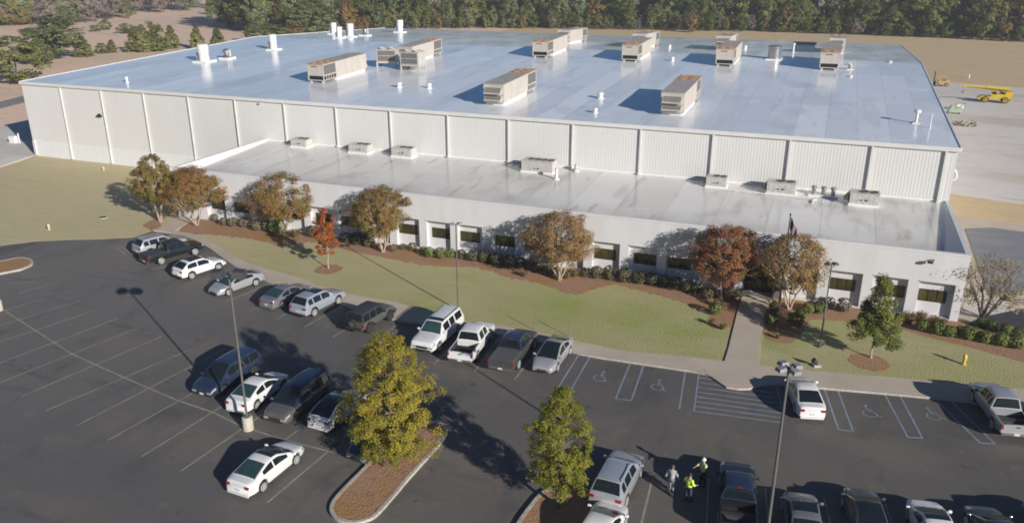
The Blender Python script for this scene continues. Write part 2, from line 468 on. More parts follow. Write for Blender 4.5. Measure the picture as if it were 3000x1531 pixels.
C3 = [at(*q, .13) for q in curb_px]; W3 = [at(*q, .13) for q in walk_px]; W4 = [at(*q, .13) for q in walk2_px]
CURB = smooth_line([c for c in C3], 3)
struct(slab("sidewalk", CURB + list(reversed([Vector((w.x, w.y + .4, 0)) for w in W3 + W4])), 0, .13, CONC))
struct(kerb("kerb", [(c.x, c.y) for c in CURB], .16, 0, .145, KERB))
# entrance bump-out in front of the walkway, and the straight walkway to the door
bo = [at(*zd(*q), .134) for q in [(150, 150), (185, 190), (330, 288), (420, 302), (500, 300), (640, 262), (800, 262), (800, 200)]]
struct(slab("kerb_ramp", [(p.x, p.y) for p in bo], 0, .136, CONC))
wk = [at(*q, .10) for q in [zd(310, 112), zd(565, 140), ze(598, 1190), ze(640, 960), ze(660, 955), ze(500, 895), ze(440, 930), ze(395, 1110), ze(345, 1314)]]
WALKPATH = [(p.x, p.y) for p in wk]
struct(slab("path", WALKPATH, 0, .10, CONC))
# lawns
edge_left = [(-300, 770), (0, 718), (100, 706), (200, 701), (300, 699), (390, 694), za(560, 172)]
EL = [at(*q, .04) for q in edge_left]
left_top = [at(97, 458, .04), at(62, 472, .04), at(0, 492, .04), at(-300, 540, .04)]
lawn1 = EL + W3 + [at(*ze(345, 1314), .04), at(*ze(395, 1110), .04), at(*ze(440, 930), .04), Vector((105.1, -16.0, 0)), Vector((43, -16, 0)), Vector((43, 1.0, 0)), Vector((.5, 1.0, 0))] + left_top
struct(slab("lawn", [(p.x, p.y) for p in lawn1], -.05, .018, LAWN))
lawn2 = W4 + [Vector((190, -20, 0)), Vector((123.5, -14.5, 0)), Vector((121.7, -16, 0)), Vector((107.2, -16.0, 0)), at(*ze(640, 960), .04), at(*ze(598, 1190), .04)]
struct(slab("lawn", [(p.x, p.y) for p in lawn2], -.05, .018, LAWN))
# mulch beds along the front wall
lower = [zg(1340, 448), zg(1500, 452), zg(1640, 458), zg(1750, 472), zg(1880, 484), zg(2000, 507), zg(2080, 530), zg(2160, 532), zg(2330, 512), zg(2470, 520), zf(0, 562), zf(200, 602), zf(400, 642), zf(600, 680), zf(800, 692), zf(1000, 702), zf(1130, 732), zf(1250, 775), zf(1400, 800), zf(1550, 835), zf(1750, 902), zf(1900, 868), zf(2050, 828), zf(2150, 852), zf(2400, 910), zf(2576, 968), ze(70, 1000), ze(190, 1045), ze(200, 1130), ze(300, 1172), ze(392, 1120)]
jr = random.Random(8)
LB = [v + Vector((jr.uniform(-.1, .1), jr.uniform(-.22, .22), 0)) for v in smooth_line([at(*q, .07) for q in lower], 9)]
bed1 = [(p.x, p.y) for p in LB] + [(104.95, -16.3), (43.0, -16.3)]
struct(slab("mulch_bed", bed1, -.02, .027, MULCH))
lower2 = [ze(604, 1190), ze(650, 1248), ze(800, 1272), ze(870, 1235), ze(930, 1140), ze(980, 1095), ze(1230, 1105), ze(1500, 1120), ze(1640, 1160), ze(1800, 1210), ze(2000, 1262), ze(2200, 1310), (2930, 1040), (3060, 1075)]
LB2 = smooth_line([at(*q, .07) for q in lower2], 3)
bed2 = [(p.x, p.y) for p in LB2] + [(134, -20), (124, -16.2), (107.3, -16.3)]
struct(slab("mulch_bed", bed2, -.02, .027, MULCH))
# mulch rings round the two young trees on the lawn
def ring(px, rx, name="mulch_ring"):
    c = at(*px, .08); r = rx * mpp(c); rr = random.Random(int(px[0]))
    struct(slab(name, [(c.x + r * math.cos(a) * rr.uniform(.92, 1.08), c.y + r * math.sin(a) * rr.uniform(.92, 1.08)) for a in [i * PI / 12 for i in range(24)]], -.02, .03, MULCH))
ring((962, 787), 41); ring((2547, 1058), 56)
# side walk to the far corner of the annex
struct(slab("path", [(p.x, p.y) for p in [at(*q) for q in [za(600, 178), za(880, 205), za(1100, 60), (600, 612), (560, 605), za(820, 40)]]], 0, .09, CONC))
struct(slab("kerb_ramp", [(p.x, p.y) for p in [at(*q) for q in [za(585, 170), za(885, 205), za(880, 228), za(582, 196)]]], 0, .11, CREAM_CONC))
struct(slab("mulch_bed", [(p.x, p.y) for p in [at(*q) for q in [za(400, 110), za(560, 195), za(690, 120), za(640, 10), za(520, 40)]]], 0, .08, MULCH))
# right-hand drive, apron, grass verge, yard, far field, road
struct(slab("concrete_apron", [(121.4, -16), (121.4, 16.2), (124.5, 15.8), (132, 15.0), (150, 12), (150, 9), (128, 12.5), (125.2, 11), (124.6, -16.3)], -.05, .02, CONC))
struct(slab("driveway", [(124.9, -17), (125.3, 11.2), (128, 12.6), (150, 9.2), (215, 1), (215, -30), (135, -19.5), (124.9, -16.0)], -.05, .012, DRIVE))
struct(slab("grass_verge", [(121.5, 16.2), (124.5, 15.8), (132, 15.2), (150, 12.2), (215, 4), (215, 12), (150, 21), (132, 24), (121.5, 27)], -.05, .05, FIELD2))
struct(slab("yard", [(121.0, 27), (132, 24), (150, 21), (215, 12), (280, 60), (280, 120), (152, 131.5), (134, 136), (121, 140), (112, 141), (112, 106.3), (121, 106.3)], -.05, .01, GRAVEL))
struct(slab("field", [(60, 106.6), (121, 141), (152, 132.5), (400, 95), (600, 200), (400, 300), (173, 262), (138, 266), (90, 271), (20, 270), (-20, 262), (-20, 106.6)], -.05, .0, FIELD2))
struct(slab("gravel_patch", [(p.x, p.y) for p in [at(*q) for q in [(2815, 912), (2832, 872), (3080, 845), (3080, 905), (2992, 912), (2862, 940)]]], -.05, .034, GRAVEL))
struct(slab("driveway", [(p.x, p.y) for p in [at(*q) for q in [(2828, 952), (2872, 930), (2990, 905), (3080, 893), (3080, 962), (2975, 972), (2890, 968)]]], -.05, .040, mat("shaded_asphalt_patch", (.05, .052, .058), (.035, .036, .04), rough=.8, world=True, scale=.6)))  # drive asphalt with the bare tree's shade painted into its dark colour
FEDGE = mat("pale_field_edge", (.66, .54, .37), (.52, .42, .28), rough=.95, scale=.1, world=True)
fe = MB()
for pl in ([(255, 74), (330, 64), (450, 54), (560, 45), (760, 33)], [(200, 96), (300, 98), (380, 108), (430, 113)], [(640, 100), (760, 92), (850, 84)]):
    strip_mb(fe, smooth_line([at(*q) for q in pl], 4), 3.0, -.04)
struct(fe.build("grass_path", FEDGE))
ROAD = mat("grey_road", (.25, .24, .235), (.20, .19, .185), rough=.9, scale=.3, world=True, fine=3)
struct(slab("road", [(p.x, p.y) for p in [at(*q) for q in [(-300, 385), (0, 318), (72, 300), (120, 288), (120, 268), (70, 280), (0, 298), (-300, 350)]]], -.05, .0, ROAD))
struct(slab("concrete_apron", [(p.x, p.y) for p in [at(*q) for q in [(-200, 420), (0, 372), (40, 358), (110, 340), (200, 400), (97, 456), (62, 468), (0, 488), (-200, 530)]]], -.05, .02, GRAVEL))

# ------------------------------------------------------------------ painted lines of the lot
PAINT = mat("faded_line_paint", (.36, .335, .265), (.19, .175, .15), rough=.8, scale=1.1, detail=6, world=True)
PAINT_BLUE = mat("faded_blue_line_paint", (.26, .32, .42), (.16, .18, .215), rough=.8, scale=1.3, detail=6, world=True)
ln = MB(); lb = MB(); lw = .11
def L_(b, *q, z=.004):
    strip_mb(b, [at(*p) for p in q], lw, z)
# long middle line of the left field and its stalls
L_(ln, (17, 912), zh(540, 40), zh(910, 208), zh(1340, 392), zh(1605, 480), zh(1830, 590), z=.008)
L_(ln, zh(1900, 610), zh(2150, 690), zh(2520, 785), z=.008)
for a, c in [((-40, 925), zk(690, 685)), ((-120, 990), zk(1250, 710)), ((-60, 1020), zk(1495, 850)), (zh(-200, 185), zk(1775, 990)), (zh(-160, 320), zk(2105, 1125)), (zh(160, 362), zk(2440, 1262)), (zh(348, 467), (560, 1022)), (zh(570, 585), zh(1700, 0)), (zh(810, 692), zh(1480, 320)), (zh(1065, 815), zh(1680, 430)), (zh(1365, 922), zh(1975, 500)), (zh(1690, 1040), zh(2240, 620)), (zh(2015, 1160), zh(2573, 690)), (zh(2480, 770), zh(2650, 630)), (zk(250, 615), zk(820, 462)), (zk(100, 470), zk(660, 425)), (zk(330, 375), zk(700, 315)), (zk(320, 330), zk(560, 285)), (zk(690, 640), zk(1040, 575))]:
    L_(ln, a, c)
# stalls along the pavement
for a, c in [(za(0, 440), za(170, 385)), (za(0, 440), za(155, 552)), (za(80, 430), za(235, 530)), (za(545, 770), za(1300, 560)), (za(1660, 1255), za(2400, 950)), (zb(-20, 555), zb(560, 330)), (zb(355, 692), zb(1000, 350)), (zb(775, 815), zb(1400, 470)), (zb(1205, 962), zb(1780, 630)), (zb(1705, 1082), zb(2250, 740)), (zc(465, 958), zc(960, 470)), (zc(1050, 1070), zc(1420, 560)), (zc(1620, 1195), zc(2040, 660))]:
    L_(ln, a, c)
# near row
for a, c in [((1909, 1411), (1872, 1560)), ((2076, 1401), (2068, 1560)), ((2242, 1428), (2254, 1560)), ((2414, 1455), (2440, 1560)), ((2593, 1476), (2625, 1560)), ((2768, 1495), (2815, 1570)), ((1760, 1395), (1690, 1560))]:
    L_(ln, a, c)
struct(ln.build("parking_line_paint", PAINT))
def U_(a, b_, c, d): L_(lb, a, b_); L_(lb, d, c); L_(lb, b_, c, z=.008)
U_(zi(1790, 45), zi(1610, 335), zi(1695, 372), zi(1875, 60))
U_(zi(2182, 100), zi(2068, 378), zi(2185, 392), zi(2282, 116))
U_(zd(1063, 290), zd(1175, 610), zd(1285, 625), zd(1165, 303))
U_(zd(1522, 342), zd(1697, 668), zd(1808, 675), zd(1635, 350))
U_(zd(1885, 362), zd(2243, 712), zd(2355, 718), zd(2000, 375))
L_(lb, zd(20, 168), zd(-25, 455)); L_(lb, zd(122, 182), zd(85, 470), z=.008)
L_(lb, zd(705, 250), zd(757, 500), z=.008); L_(lb, zd(85, 470), zd(757, 560), z=.004)
for k in range(8):
    t = k / 8; a = [zd(122, 182)[i] * (1 - t) + zd(85, 470)[i] * t for i in (0, 1)]; c = [zd(705, 265)[i] * (1 - t) + zd(757, 560)[i] * t for i in (0, 1)]
    L_(lb, tuple(a), tuple(c))
# wheelchair signs painted on the stalls
def wheelchair(px, ang):
    o = at(*px); ca, sa = math.cos(ang), math.sin(ang)
    def W(x, y): return (o.x + x * ca - y * sa, o.y + x * sa + y * ca)
    strip_mb(lb, [W(.42 * math.cos(a), -.1 + .42 * math.sin(a)) for a in [2.2 + i * .3 for i in range(15)]], .08, .004)
    strip_mb(lb, [W(-.12, .75), W(-.05, .2), W(.3, .15), W(.5, -.35), W(.68, -.3)], .09, .008)
    strip_mb(lb, [W(-.08, .45), W(.25, .42)], .08, .006)
    lb.add([(*W(-.12 + .11 * math.cos(a), .92 + .11 * math.sin(a)), .004) for a in [i * PI / 6 for i in range(12)]], [tuple(range(12))])
for px, a in [(zi(1950, 218), -.15), (zi(2385, 285), -.1), (zd(1410, 485), .15), (zd(1890, 505), .18)]: wheelchair(px, a)
struct(lb.build("blue_line_paint", PAINT_BLUE))

# kerbed islands
def island(pxs, name="mulch_island"):
    P = [at(*q) for q in pxs]; P = [Vector((p.x, p.y, 0)) for p in P]
    P = smooth_line(P + [P[0]], 4)[:-1]
    struct(slab(name, [(p.x, p.y) for p in P], 0, .15, MULCH))
    struct(kerb("kerb", [(p.x, p.y) for p in P], .2, -.02, .17, KERB, closed=True))
island([(1262, 1240), (1292, 1246), (1306, 1268), (1290, 1298), (1200, 1398), (1112, 1500), (1075, 1525), (1030, 1534), (985, 1520), (972, 1492), (992, 1455), (1060, 1385), (1140, 1305), (1210, 1245)])
island([(1572, 1465), (1600, 1442), (1640, 1436), (1700, 1440), (1742, 1447), (1745, 1480), (1715, 1540), (1680, 1620), (1600, 1700), (1490, 1700), (1490, 1640), (1515, 1545)])
island([(-150, 790), (0, 769), (50, 759), (78, 760), (93, 767), (92, 777), (70, 788), (35, 797), (-150, 828)])
# ------------------------------------------------------------------ the warehouse
BAY = 7.62; XR = 121.73; HW = 10.88; RIDGE = 12.875; YR = 53.67; YB = 105.9
def zroof(y):
    return HW + (RIDGE - HW) * y / YR if y <= YR else RIDGE - (RIDGE - HW) * (y - YR) / (YB - YR)
wh = empty("warehouse", "long white ribbed metal warehouse with a shiny low gabled roof", "warehouse", (0, 0, 0))
b = MB()
# ribbed front panels: one long corrugated sheet from the base up to the eave
x = 0.0; prof = []
while x < XR - .35:
    prof += [(x, 0), (x + .17, 0), (x + .20, -.008), (x + .28, -.008), (x + .305, 0)]; x += .305
prof = [p for p in prof if p[0] < XR] + [(XR, 0)]
n = len(prof)
b.add([(p[0], p[1], 2.24) for p in prof] + [(p[0], p[1], HW - .35) for p in prof], [(i, i + 1, n + i + 1, n + i) for i in range(n - 1)])
b.build("front_wall", WALL_RIB, wh)
b = MB(); b.box((0, -.10, 0), (42.55, .2, 2.26)); b.build("wall_base", WALL_BASE, wh)
b = MB()
b.add([(0, 0, 0), (0, YB, 0), (0, YB, HW - .1), (0, YR, RIDGE - .1), (0, 0, HW - .1)], [(4, 3, 2, 1, 0)])
b.add([(XR, 0, 0), (XR, YB, 0), (XR, YB, HW - .1), (XR, YR, RIDGE - .1), (XR, 0, HW - .1)], [(0, 1, 2, 3, 4)])
b.add([(0, YB, 0), (XR, YB, 0), (XR, YB, HW - .1), (0, YB, HW - .1)], [(3, 2, 1, 0)])
b.build("side_wall", WALL_RIB, wh)
b = MB(); ov = .12
def rp(x, y, d=0): return (x, y, zroof(min(max(y, 0), YB)) + d)
ys = [-ov, 10, 20, 30, 40, 50, YR, 60, 70, 80, 90, 100, YB + ov]
v = [rp(-ov, y) for y in ys] + [rp(XR + ov, y) for y in ys]; k = len(ys)
b.add(v, [(i, k + i, k + i + 1, i + 1) for i in range(k - 1)])
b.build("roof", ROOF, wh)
b = MB()
b.box((-ov - .05, -.24, HW - .36), (XR + ov + .05, -.125, HW + .05)); b.box((-ov - .05, -.12, HW - .36), (XR + ov + .05, .0, HW - .01))
b.build("gutter", TRIM_GREY if False else WHITE_METAL, wh)
for X0, X1 in ((-ov - .16, -ov - .002), (XR + ov + .002, XR + ov + .16)):
    b = MB()
    for i in range(k - 1):
        a, c = ys[i], ys[i + 1]
        za0, zc0 = rp(0, a)[2], rp(0, c)[2]
        b.add([(X0, a, za0 - .3), (X1, a, za0 - .3), (X1, c, zc0 - .3), (X0, c, zc0 - .3), (X0, a, za0 + .06), (X1, a, za0 + .06), (X1, c, zc0 + .06), (X0, c, zc0 + .06)],
              [(4, 5, 6, 7), (0, 4, 7, 3), (1, 2, 6, 5), (0, 1, 5, 4), (3, 7, 6, 2)])
    b.build("gable_trim", CAPWHITE, wh)
for X in [.55] + [BAY * i for i in range(1, 16)] + [120.75]:
    d = MB(); bot = .15 if X < 42 else (5.62)
    yb = -.12 if X < 42 else -.05
    if X < 1: d.box((X - .07, -.26, .15), (X + .07, -.12, 2.5))
    else:
        d.box((X - .085, -.215, 2.32 if X < 42 else bot), (X + .085, -.065, HW - .37))
        if X < 42:
            d.box((X - .085, -.275, bot), (X + .085, -.115, 2.315)); d.box((X - .1, -.30, .15), (X + .1, -.277, .55))
        else: d.box((X - .1, -.40, bot - .02), (X + .1, -.22, bot + .16))
    d.build("downspout", WHITE_METAL, wh)
lt = MB(); lt.box((13.9, -.35, 6.75), (14.7, -.05, 6.95)); lt.box((14.1, -.22, 6.95), (14.5, -.05, 7.15)); lt.build("wall_light", DARK_FRAME, wh)
for X, zz in ((41.9, 10.2),):
    lt = MB(); lt.box((X, -.3, zz), (X + .28, -.05, zz + .18)); lt.build("wall_light", TRIM_GREY, wh)

# ------------------------------------------------------------------ office annex
YF = -16.55; AX0, AX1, HA = 42.2, 121.75, 5.69
an = empty("office_annex", "low white office annex with recessed dark windows along the warehouse front", "office building", (AX0, YF, 0))
inv = Matrix.Translation((-AX0, -YF, 0))
def ab(bm, name, m, parent=an, smooth=None):
    bm.v = [tuple(inv @ Vector(v)) for v in bm.v]
    return bm.build(name, m, parent, smooth)
R0, RP, RW, RD = 46.40, 3.435, 2.60, .45
recs = [(R0 + RP * i, R0 + RP * i + RW, i) for i in range(22)]
recs[17] = (104.75, 107.35, 17)
b = MB()
xs = [AX0]
for r0, r1, i in recs: xs += [r0, r1]
xs.append(AX1)
def quad(bm, p, q, r, s): bm.add([p, q, r, s], [(0, 1, 2, 3)])
for j in range(len(xs) - 1):
    a, c = xs[j], xs[j + 1]
    if j % 2 == 0:
        quad(b, (a, YF, 0), (c, YF, 0), (c, YF, 3.12), (a, YF, 3.12))
    else:
        Y2 = YF + RD
        quad(b, (a, YF, 0), (c, YF, 0), (c, YF, .12), (a, YF, .12))
        quad(b, (a, YF, .12), (c, YF, .12), (c, Y2, .16), (a, Y2, .16))
        quad(b, (a, Y2, 3.12), (c, Y2, 3.12), (c, YF, 3.12), (a, YF, 3.12))
        quad(b, (a, YF, .12), (a, Y2, .16), (a, Y2, 3.12), (a, YF, 3.12))
        quad(b, (c, Y2, .16), (c, YF, .12), (c, YF, 3.12), (c, Y2, 3.12))
        quad(b, (a, Y2, .16), (c, Y2, .16), (c, Y2, 3.12), (a, Y2, 3.12))
quad(b, (AX0, YF, 3.12), (AX1, YF, 3.12), (AX1, YF, HA - .12), (AX0, YF, HA - .12))
quad(b, (AX1, YF, 0), (AX1, -.02, 0), (AX1, -.02, HA - .12), (AX1, YF, HA - .12))
quad(b, (AX0, -.02, 0), (AX0, YF, 0), (AX0, YF, HA - .12), (AX0, -.02, HA - .12))
ab(b, "outer_wall", STUCCO)
b = MB()
b.box((AX0 - .04, YF - .04, HA - .12), (AX1 + .04, YF + .32, HA + .02))
b.box((AX0 - .04, YF + .321, HA - .12), (AX0 + .34, -.02, HA + .02)); b.box((AX1 - .34, YF + .321, HA - .12), (AX1 + .04, -.02, HA + .02))
ab(b, "parapet_cap", CAPWHITE)
b = MB()   # roof falls towards the front, with slanted upstands at both ends
zb_, zf_ = 5.52, 4.85
yb0, yf0 = -.06, YF + .3
quad(b, (43.4, yf0, zf_), (120.1, yf0, zf_), (120.65, yb0, zb_), (42.9, yb0, zb_))
ab(b, "roof", ROOF2)
b = MB()
quad(b, (AX0 + .345, yf0, HA - .125), (43.4, yf0, zf_), (42.9, yb0, zb_), (AX0 + .345, yb0, HA - .125))
quad(b, (120.1, yf0, zf_), (AX1 - .345, yf0, HA - .125), (AX1 - .345, yb0, HA - .125), (120.65, yb0, zb_))
quad(b, (AX0 + .34, yf0 + .01, zf_ - .1), (AX0 + .34, yf0 + .01, HA - .13), (AX1 - .34, yf0 + .01, HA - .13), (AX1 - .34, yf0 + .01, zf_ - .1))
quad(b, (42.6, -.05, 5.45), (121.4, -.05, 5.45), (121.4, -.05, 5.75), (42.6, -.05, 5.75))
ab(b, "roof_upstand", CURBW)
for r0, r1, i in recs:
    if i == 17: continue
    off = .10 if i % 2 else .42
    wx0 = r0 + off; wx1 = wx0 + 2.06; Y2 = YF + RD
    fr = MB(); z0, z1 = 1.30, 2.33
    fr.box((wx0, Y2 - .05, z0), (wx1, Y2 + .02, z0 + .06)); fr.box((wx0, Y2 - .05, z1 - .06), (wx1, Y2 + .02, z1))
    for X in (wx0, wx0 + .67, wx0 + 1.35, wx1 - .05): fr.box((X, Y2 - .048, z0 + .06), (X + .05, Y2 + .02, z1 - .06))
    f = ab(fr, "window", DARK_FRAME)
    pn = MB(); quad(pn, (wx0 + .03, Y2 - .02, z0 + .03), (wx1 - .03, Y2 - .02, z0 + .03), (wx1 - .03, Y2 - .02, z1 - .03), (wx0 + .03, Y2 - .02, z1 - .03))
    ab(pn, "pane", WIN_GLASS, f)
    hd = MB(); hd.box((r0 - .06, YF - .05, 3.10), (r1 + .06, YF - .003, 3.17)); ab(hd, "lintel_trim", TRIM_GREY)
# entrance
dr = MB(); Y2 = YF + RD - .03
for X in (104.85, 106.02, 107.18): dr.box((X, Y2 - .06, .16), (X + .07, Y2 + .02, 2.9))
dr.box((104.92, Y2 - .055, 2.83), (107.18, Y2 + .02, 2.9)); dr.box((104.92, Y2 - .055, 2.2), (107.18, Y2 + .02, 2.27)); dr.box((104.92, Y2 - .055, 1.0), (107.18, Y2 + .02, 1.06))
d = ab(dr, "door", DARK_FRAME)
pn = MB(); quad(pn, (104.9, Y2, .17), (107.2, Y2, .17), (107.2, Y2, 2.88), (104.9, Y2, 2.88)); ab(pn, "pane", mat("dark_door_glass", (.02, .02, .018), (.012, .012, .012), rough=.05), d)
hn = MB(); hn.box((105.92, Y2 - .12, .95), (105.97, Y2 - .065, 1.3)); hn.box((106.14, Y2 - .12, .95), (106.19, Y2 - .065, 1.3)); ab(hn, "handle", GALV, d)
st = MB(); st.box((104.4, YF - 1.3, 0), (107.8, YF - .01, .16)); ab(st, "doorstep", CREAM_CONC)
lt = MB(); lt.tube([(119.2, YF + .01, 5.0), (119.2, YF - .25, 5.1), (119.15, YF - .4, 5.02)], .04, 6); lt.box((118.75, YF - .5, 4.82), (119.15, YF - .28, 5.0)); ab(lt, "wall_light", DARK_FRAME)
# reveal columns by the entrance
for X in (104.2, 107.55):
    c = MB(); c.box((X - .16, YF - .5, .16), (X + .16, YF - .2, 3.3)); ab(c, "entrance_post", STUCCO)
cn = MB(); cn.box((103.9, YF - .7, 3.302), (107.9, YF - .003, 3.52)); ab(cn, "entrance_canopy", CAPWHITE)

# ------------------------------------------------------------------ plant on the main roof
def box_open(b, x0, y0, z0, x1, y1, z1, t=.1, mi=0):
    "edge frame of a box"
    for X in (x0, x1 - t):
        for Y in (y0, y1 - t): b.box((X, Y, z0), (X + t, Y + t, z1), mi)
    for Y in (y0, y1 - t):
        b.box((x0 + t, Y, z1 - t), (x1 - t, Y + t, z1), mi); b.box((x0 + t, Y, z0), (x1 - t, Y + t, z0 + t), mi)
    for X in (x0, x1 - t):
        b.box((X, y0 + t, z1 - t), (X + t, y1 - t, z1), mi); b.box((X, y0 + t, z0), (X + t, y1 - t, z0 + t), mi)
def make_rtu(label, L=11.5, W=2.6, H=2.5, rust=True, beige=UNIT_BEIGE):
    "long packaged rooftop unit: louvred hoods at local -Y, open condenser section at local +Y"
    t = empty("rooftop_unit", label, "rooftop unit", group="large air handling units on the warehouse roof")
    y0, y1 = -L / 2, L / 2; yc = y1 - 3.3
    b = MB(); b.box((-W / 2 + .12, y0 + .35, -.12), (W / 2 - .12, yc - .05, .32)); b.build("curb", CURBW, t)
    b = MB(); b.box((-W / 2, y0, .325), (W / 2, yc, H))
    for i in range(int(L / 1.0)):                       # raised panel seams
        Y = y0 + .5 + i * 1.0
        if Y < yc - .1:
            for sx in (-1, 1): b.box((sx * W / 2 - (.025 if sx > 0 else -.002) if sx > 0 else -W / 2 - .025, Y, .4), (W / 2 + .025 if sx > 0 else -W / 2 + .0, Y + .07, H - .1))
    b.build("cabinet", beige, t)
    b = MB(); b.box((-W / 2 - .04, y0 - .04, H + .002), (W / 2 + .04, yc, H + .07)); b.build("top_cover", UNIT_TOP, t)
    # hood end
    for zlo, zhi in ((.62, 1.15), (1.45, 2.1)):
        h = MB(); a = W / 2 - .22
        h.add([(-a, y0 - .01, zhi), (a, y0 - .01, zhi), (a, y0 - .55, zlo + .12), (-a, y0 - .55, zlo + .12), (-a, y0 - .01, zlo), (a, y0 - .01, zlo), (a, y0 - .55, zlo), (-a, y0 - .55, zlo)],
              [(0, 3, 2, 1), (3, 7, 6, 2), (0, 4, 7, 3), (1, 2, 6, 5), (4, 5, 6, 7)])
        hd = h.build("intake_hood", beige, t)
        l = MB()
        for q in range(5):
            f0, f1 = q / 5 + .02, q / 5 + .15
            P = lambda f: (y0 - .02 - .54 * f, zhi - (zhi - zlo - .12) * f + .012)
            (ya, zaa), (yb, zbb) = P(f0), P(f1)
            l.add([(-a + .08, ya, zaa), (a - .08, ya, zaa), (a - .08, yb, zbb), (-a + .08, yb, zbb)], [(0, 3, 2, 1)])
        l.build("louvre", LOUVRE, hd)
    # condenser end
    b = MB(); box_open(b, -W / 2, yc + .02, .3, W / 2, y1, H, .11)
    b.box((-W / 2 + .11, y1 - .06, .95), (W / 2 - .11, y1 - .02, H - .11)); b.box((-W / 2, yc + .13, .95), (-W / 2 + .05, y1 - .12, 1.1)); b.box((W / 2 - .05, yc + .13, .95), (W / 2, y1 - .12, 1.1))
    for sx in (-1, 1):
        for q in (1, 2, 3, 4): b.box((sx * (W / 2 - .06) - .05, yc + .1 + q * .6, .4), (sx * (W / 2 - .06) + .05, yc + .18 + q * .6, .95))
    b.build("condenser_frame", beige, t)
    for sx in (-W / 2 + .06, W / 2 - .12): b = MB(); b.box((sx, yc + .13, 1.1), (sx + .06, y1 - .13, H - .12)); b.build("coil", COIL, t)
    b = MB(); b.box((-W / 2 + .16, yc + .06, .36), (W / 2 - .16, y1 - .16, .93)); b.build("compressor_bay", BLACK, t)
    b = MB(); b.box((-W / 2 - .05, yc + .002, H + .003), (W / 2 + .05, y1 + .05, H + .10)); b.build("fan_deck", RUST if rust else UNIT_TOP, t)
    for sx in (-.6, .6):
        for sy in (-.75, .75): b = MB(); b.lathe([(.46, 0), (.46, .05), (.40, .05), (.38, .02)], 16, c=(sx, (yc + y1) / 2 + sy, H + .101)); b.build("fan_ring", RUST, t)
    b = MB(); b.box((-.25, y1 + .001, H - .35), (.6, y1 + .012, H - .22)); b.build("name_plate", LOUVRE, t)
    for sx in (-W / 2 + .2, W / 2 - .5):
        b = MB(); b.box((sx, y1 - .4, -.1), (sx + .3, y1 - .1, .298)); b.build("leg", beige, t)
    return t
def place_roof(o, x, y, rot=0):
    "stand a thing on the sloping roof, tilted with it"
    s = (RIDGE - HW) / YR * (1 if y < YR else -1)
    o.location = (x, y, zroof(y) + .0)
    o.rotation_euler = (math.atan(s) if abs(math.cos(rot)) > .5 and math.cos(rot) > 0 else -math.atan(s), 0, rot)
    return o
rtu = make_rtu("large beige roof unit with two louvred hoods facing front, middle of the front row")
place_roof(rtu, 72.3, 10.7)
E1 = "large beige roof unit "
def put_rtu(x, y, flip, label, sc=1.0):
    c = copy_tree(rtu); c["label"] = label; c.scale = (1, sc, 1)
    place_roof(c, x, y, PI if flip else 0); return c
put_rtu(42.6, 17.6, True, E1 + "with a rusty top over black openings, leftmost of the front row")
put_rtu(93.5, 11.6, False, E1 + "nearest the front edge at right, orange rust on its top")
put_rtu(64.8, 48.0, True, E1 + "with black openings, left one of the pair by the ridge line", .93)
put_rtu(79.7, 47.6, True, E1 + "with one wide black opening, second from left along the ridge", .85)
put_rtu(94.3, 47.0, True, E1 + "with peeling rust spots above a black opening, third along the ridge", .85)
put_rtu(109.0, 48.0, True, E1 + "with two ragged black openings, rightmost along the ridge", .93)
put_rtu(60.4, 74.5, False, E1 + "behind the ridge, rust topped and leftmost of the back row", 1.0)
put_rtu(76.4, 69.0, False, E1 + "behind the ridge, plain pale side, second in the back row", 1.0)
put_rtu(91.0, 70.0, False, E1 + "behind the ridge, dark louvre showing, third in the back row", .9)
put_rtu(109.6, 75.0, False, E1 + "half hidden behind the ridge, rightmost in the back row", .9)
put_rtu(46.0, 37.0, False, E1 + "with rusty far end among the open condensers at left", .92)

def make_condenser(label):
    t = empty("condenser", label, "condenser", group="condensers on stands")
    b = MB()
    for X in (-1.6, 1.4):
        for Y in (-1.2, 1.0): b.box((X, Y, -.1), (X + .2, Y + .2, .7))
    b.box((-1.6, -1.25, .7), (1.6, -1.0, .9)); b.box((-1.6, 1.0, .7), (1.6, 1.25, .9)); b.box((-1.6, -.99, .7), (-1.4, .99, .9)); b.box((1.4, -.99, .7), (1.6, .99, .9))
    b.build("stand", UNIT_BEIGE, t)
    b = MB(); b.box((-1.55, -1.2, .902), (1.55, 1.2, 2.7)); b.build("cabinet", UNIT_GREY, t)
    for i in range(2): b = MB(); b.box((-1.4, -1.26, 1.05 + i * .82), (1.4, -1.205, 1.75 + i * .82)); b.build("coil", COIL, t)
    b = MB()
    for i in range(3): b.box((-1.5, -1.3, .95 + i * .82), (1.5, -1.262, 1.03 + i * .82))
    b.box((-1.5, -1.3, 1.032), (-1.38, -1.262, 2.58)); b.box((1.38, -1.3, 1.032), (1.5, -1.262, 2.58)); b.build("grille_frame", UNIT_GREY, t)
    for X in (-.75, .75):
        b = MB(); b.lathe([(.62, 0), (.62, .2), (.54, .2), (.52, .05)], 18, c=(X, 0, 2.701)); b.build("fan_ring", UNIT_TOP, t)
    return t
c1 = make_condenser("open grey condenser with dark coil faces on beige stand, right one of two"); place_roof(c1, 50.4, 26.0)
c2 = copy_tree(c1); c2["label"] = "open grey condenser on beige stand close behind the leftmost roof unit"; place_roof(c2, 45.2, 27.6); c2.rotation_euler.z = .3
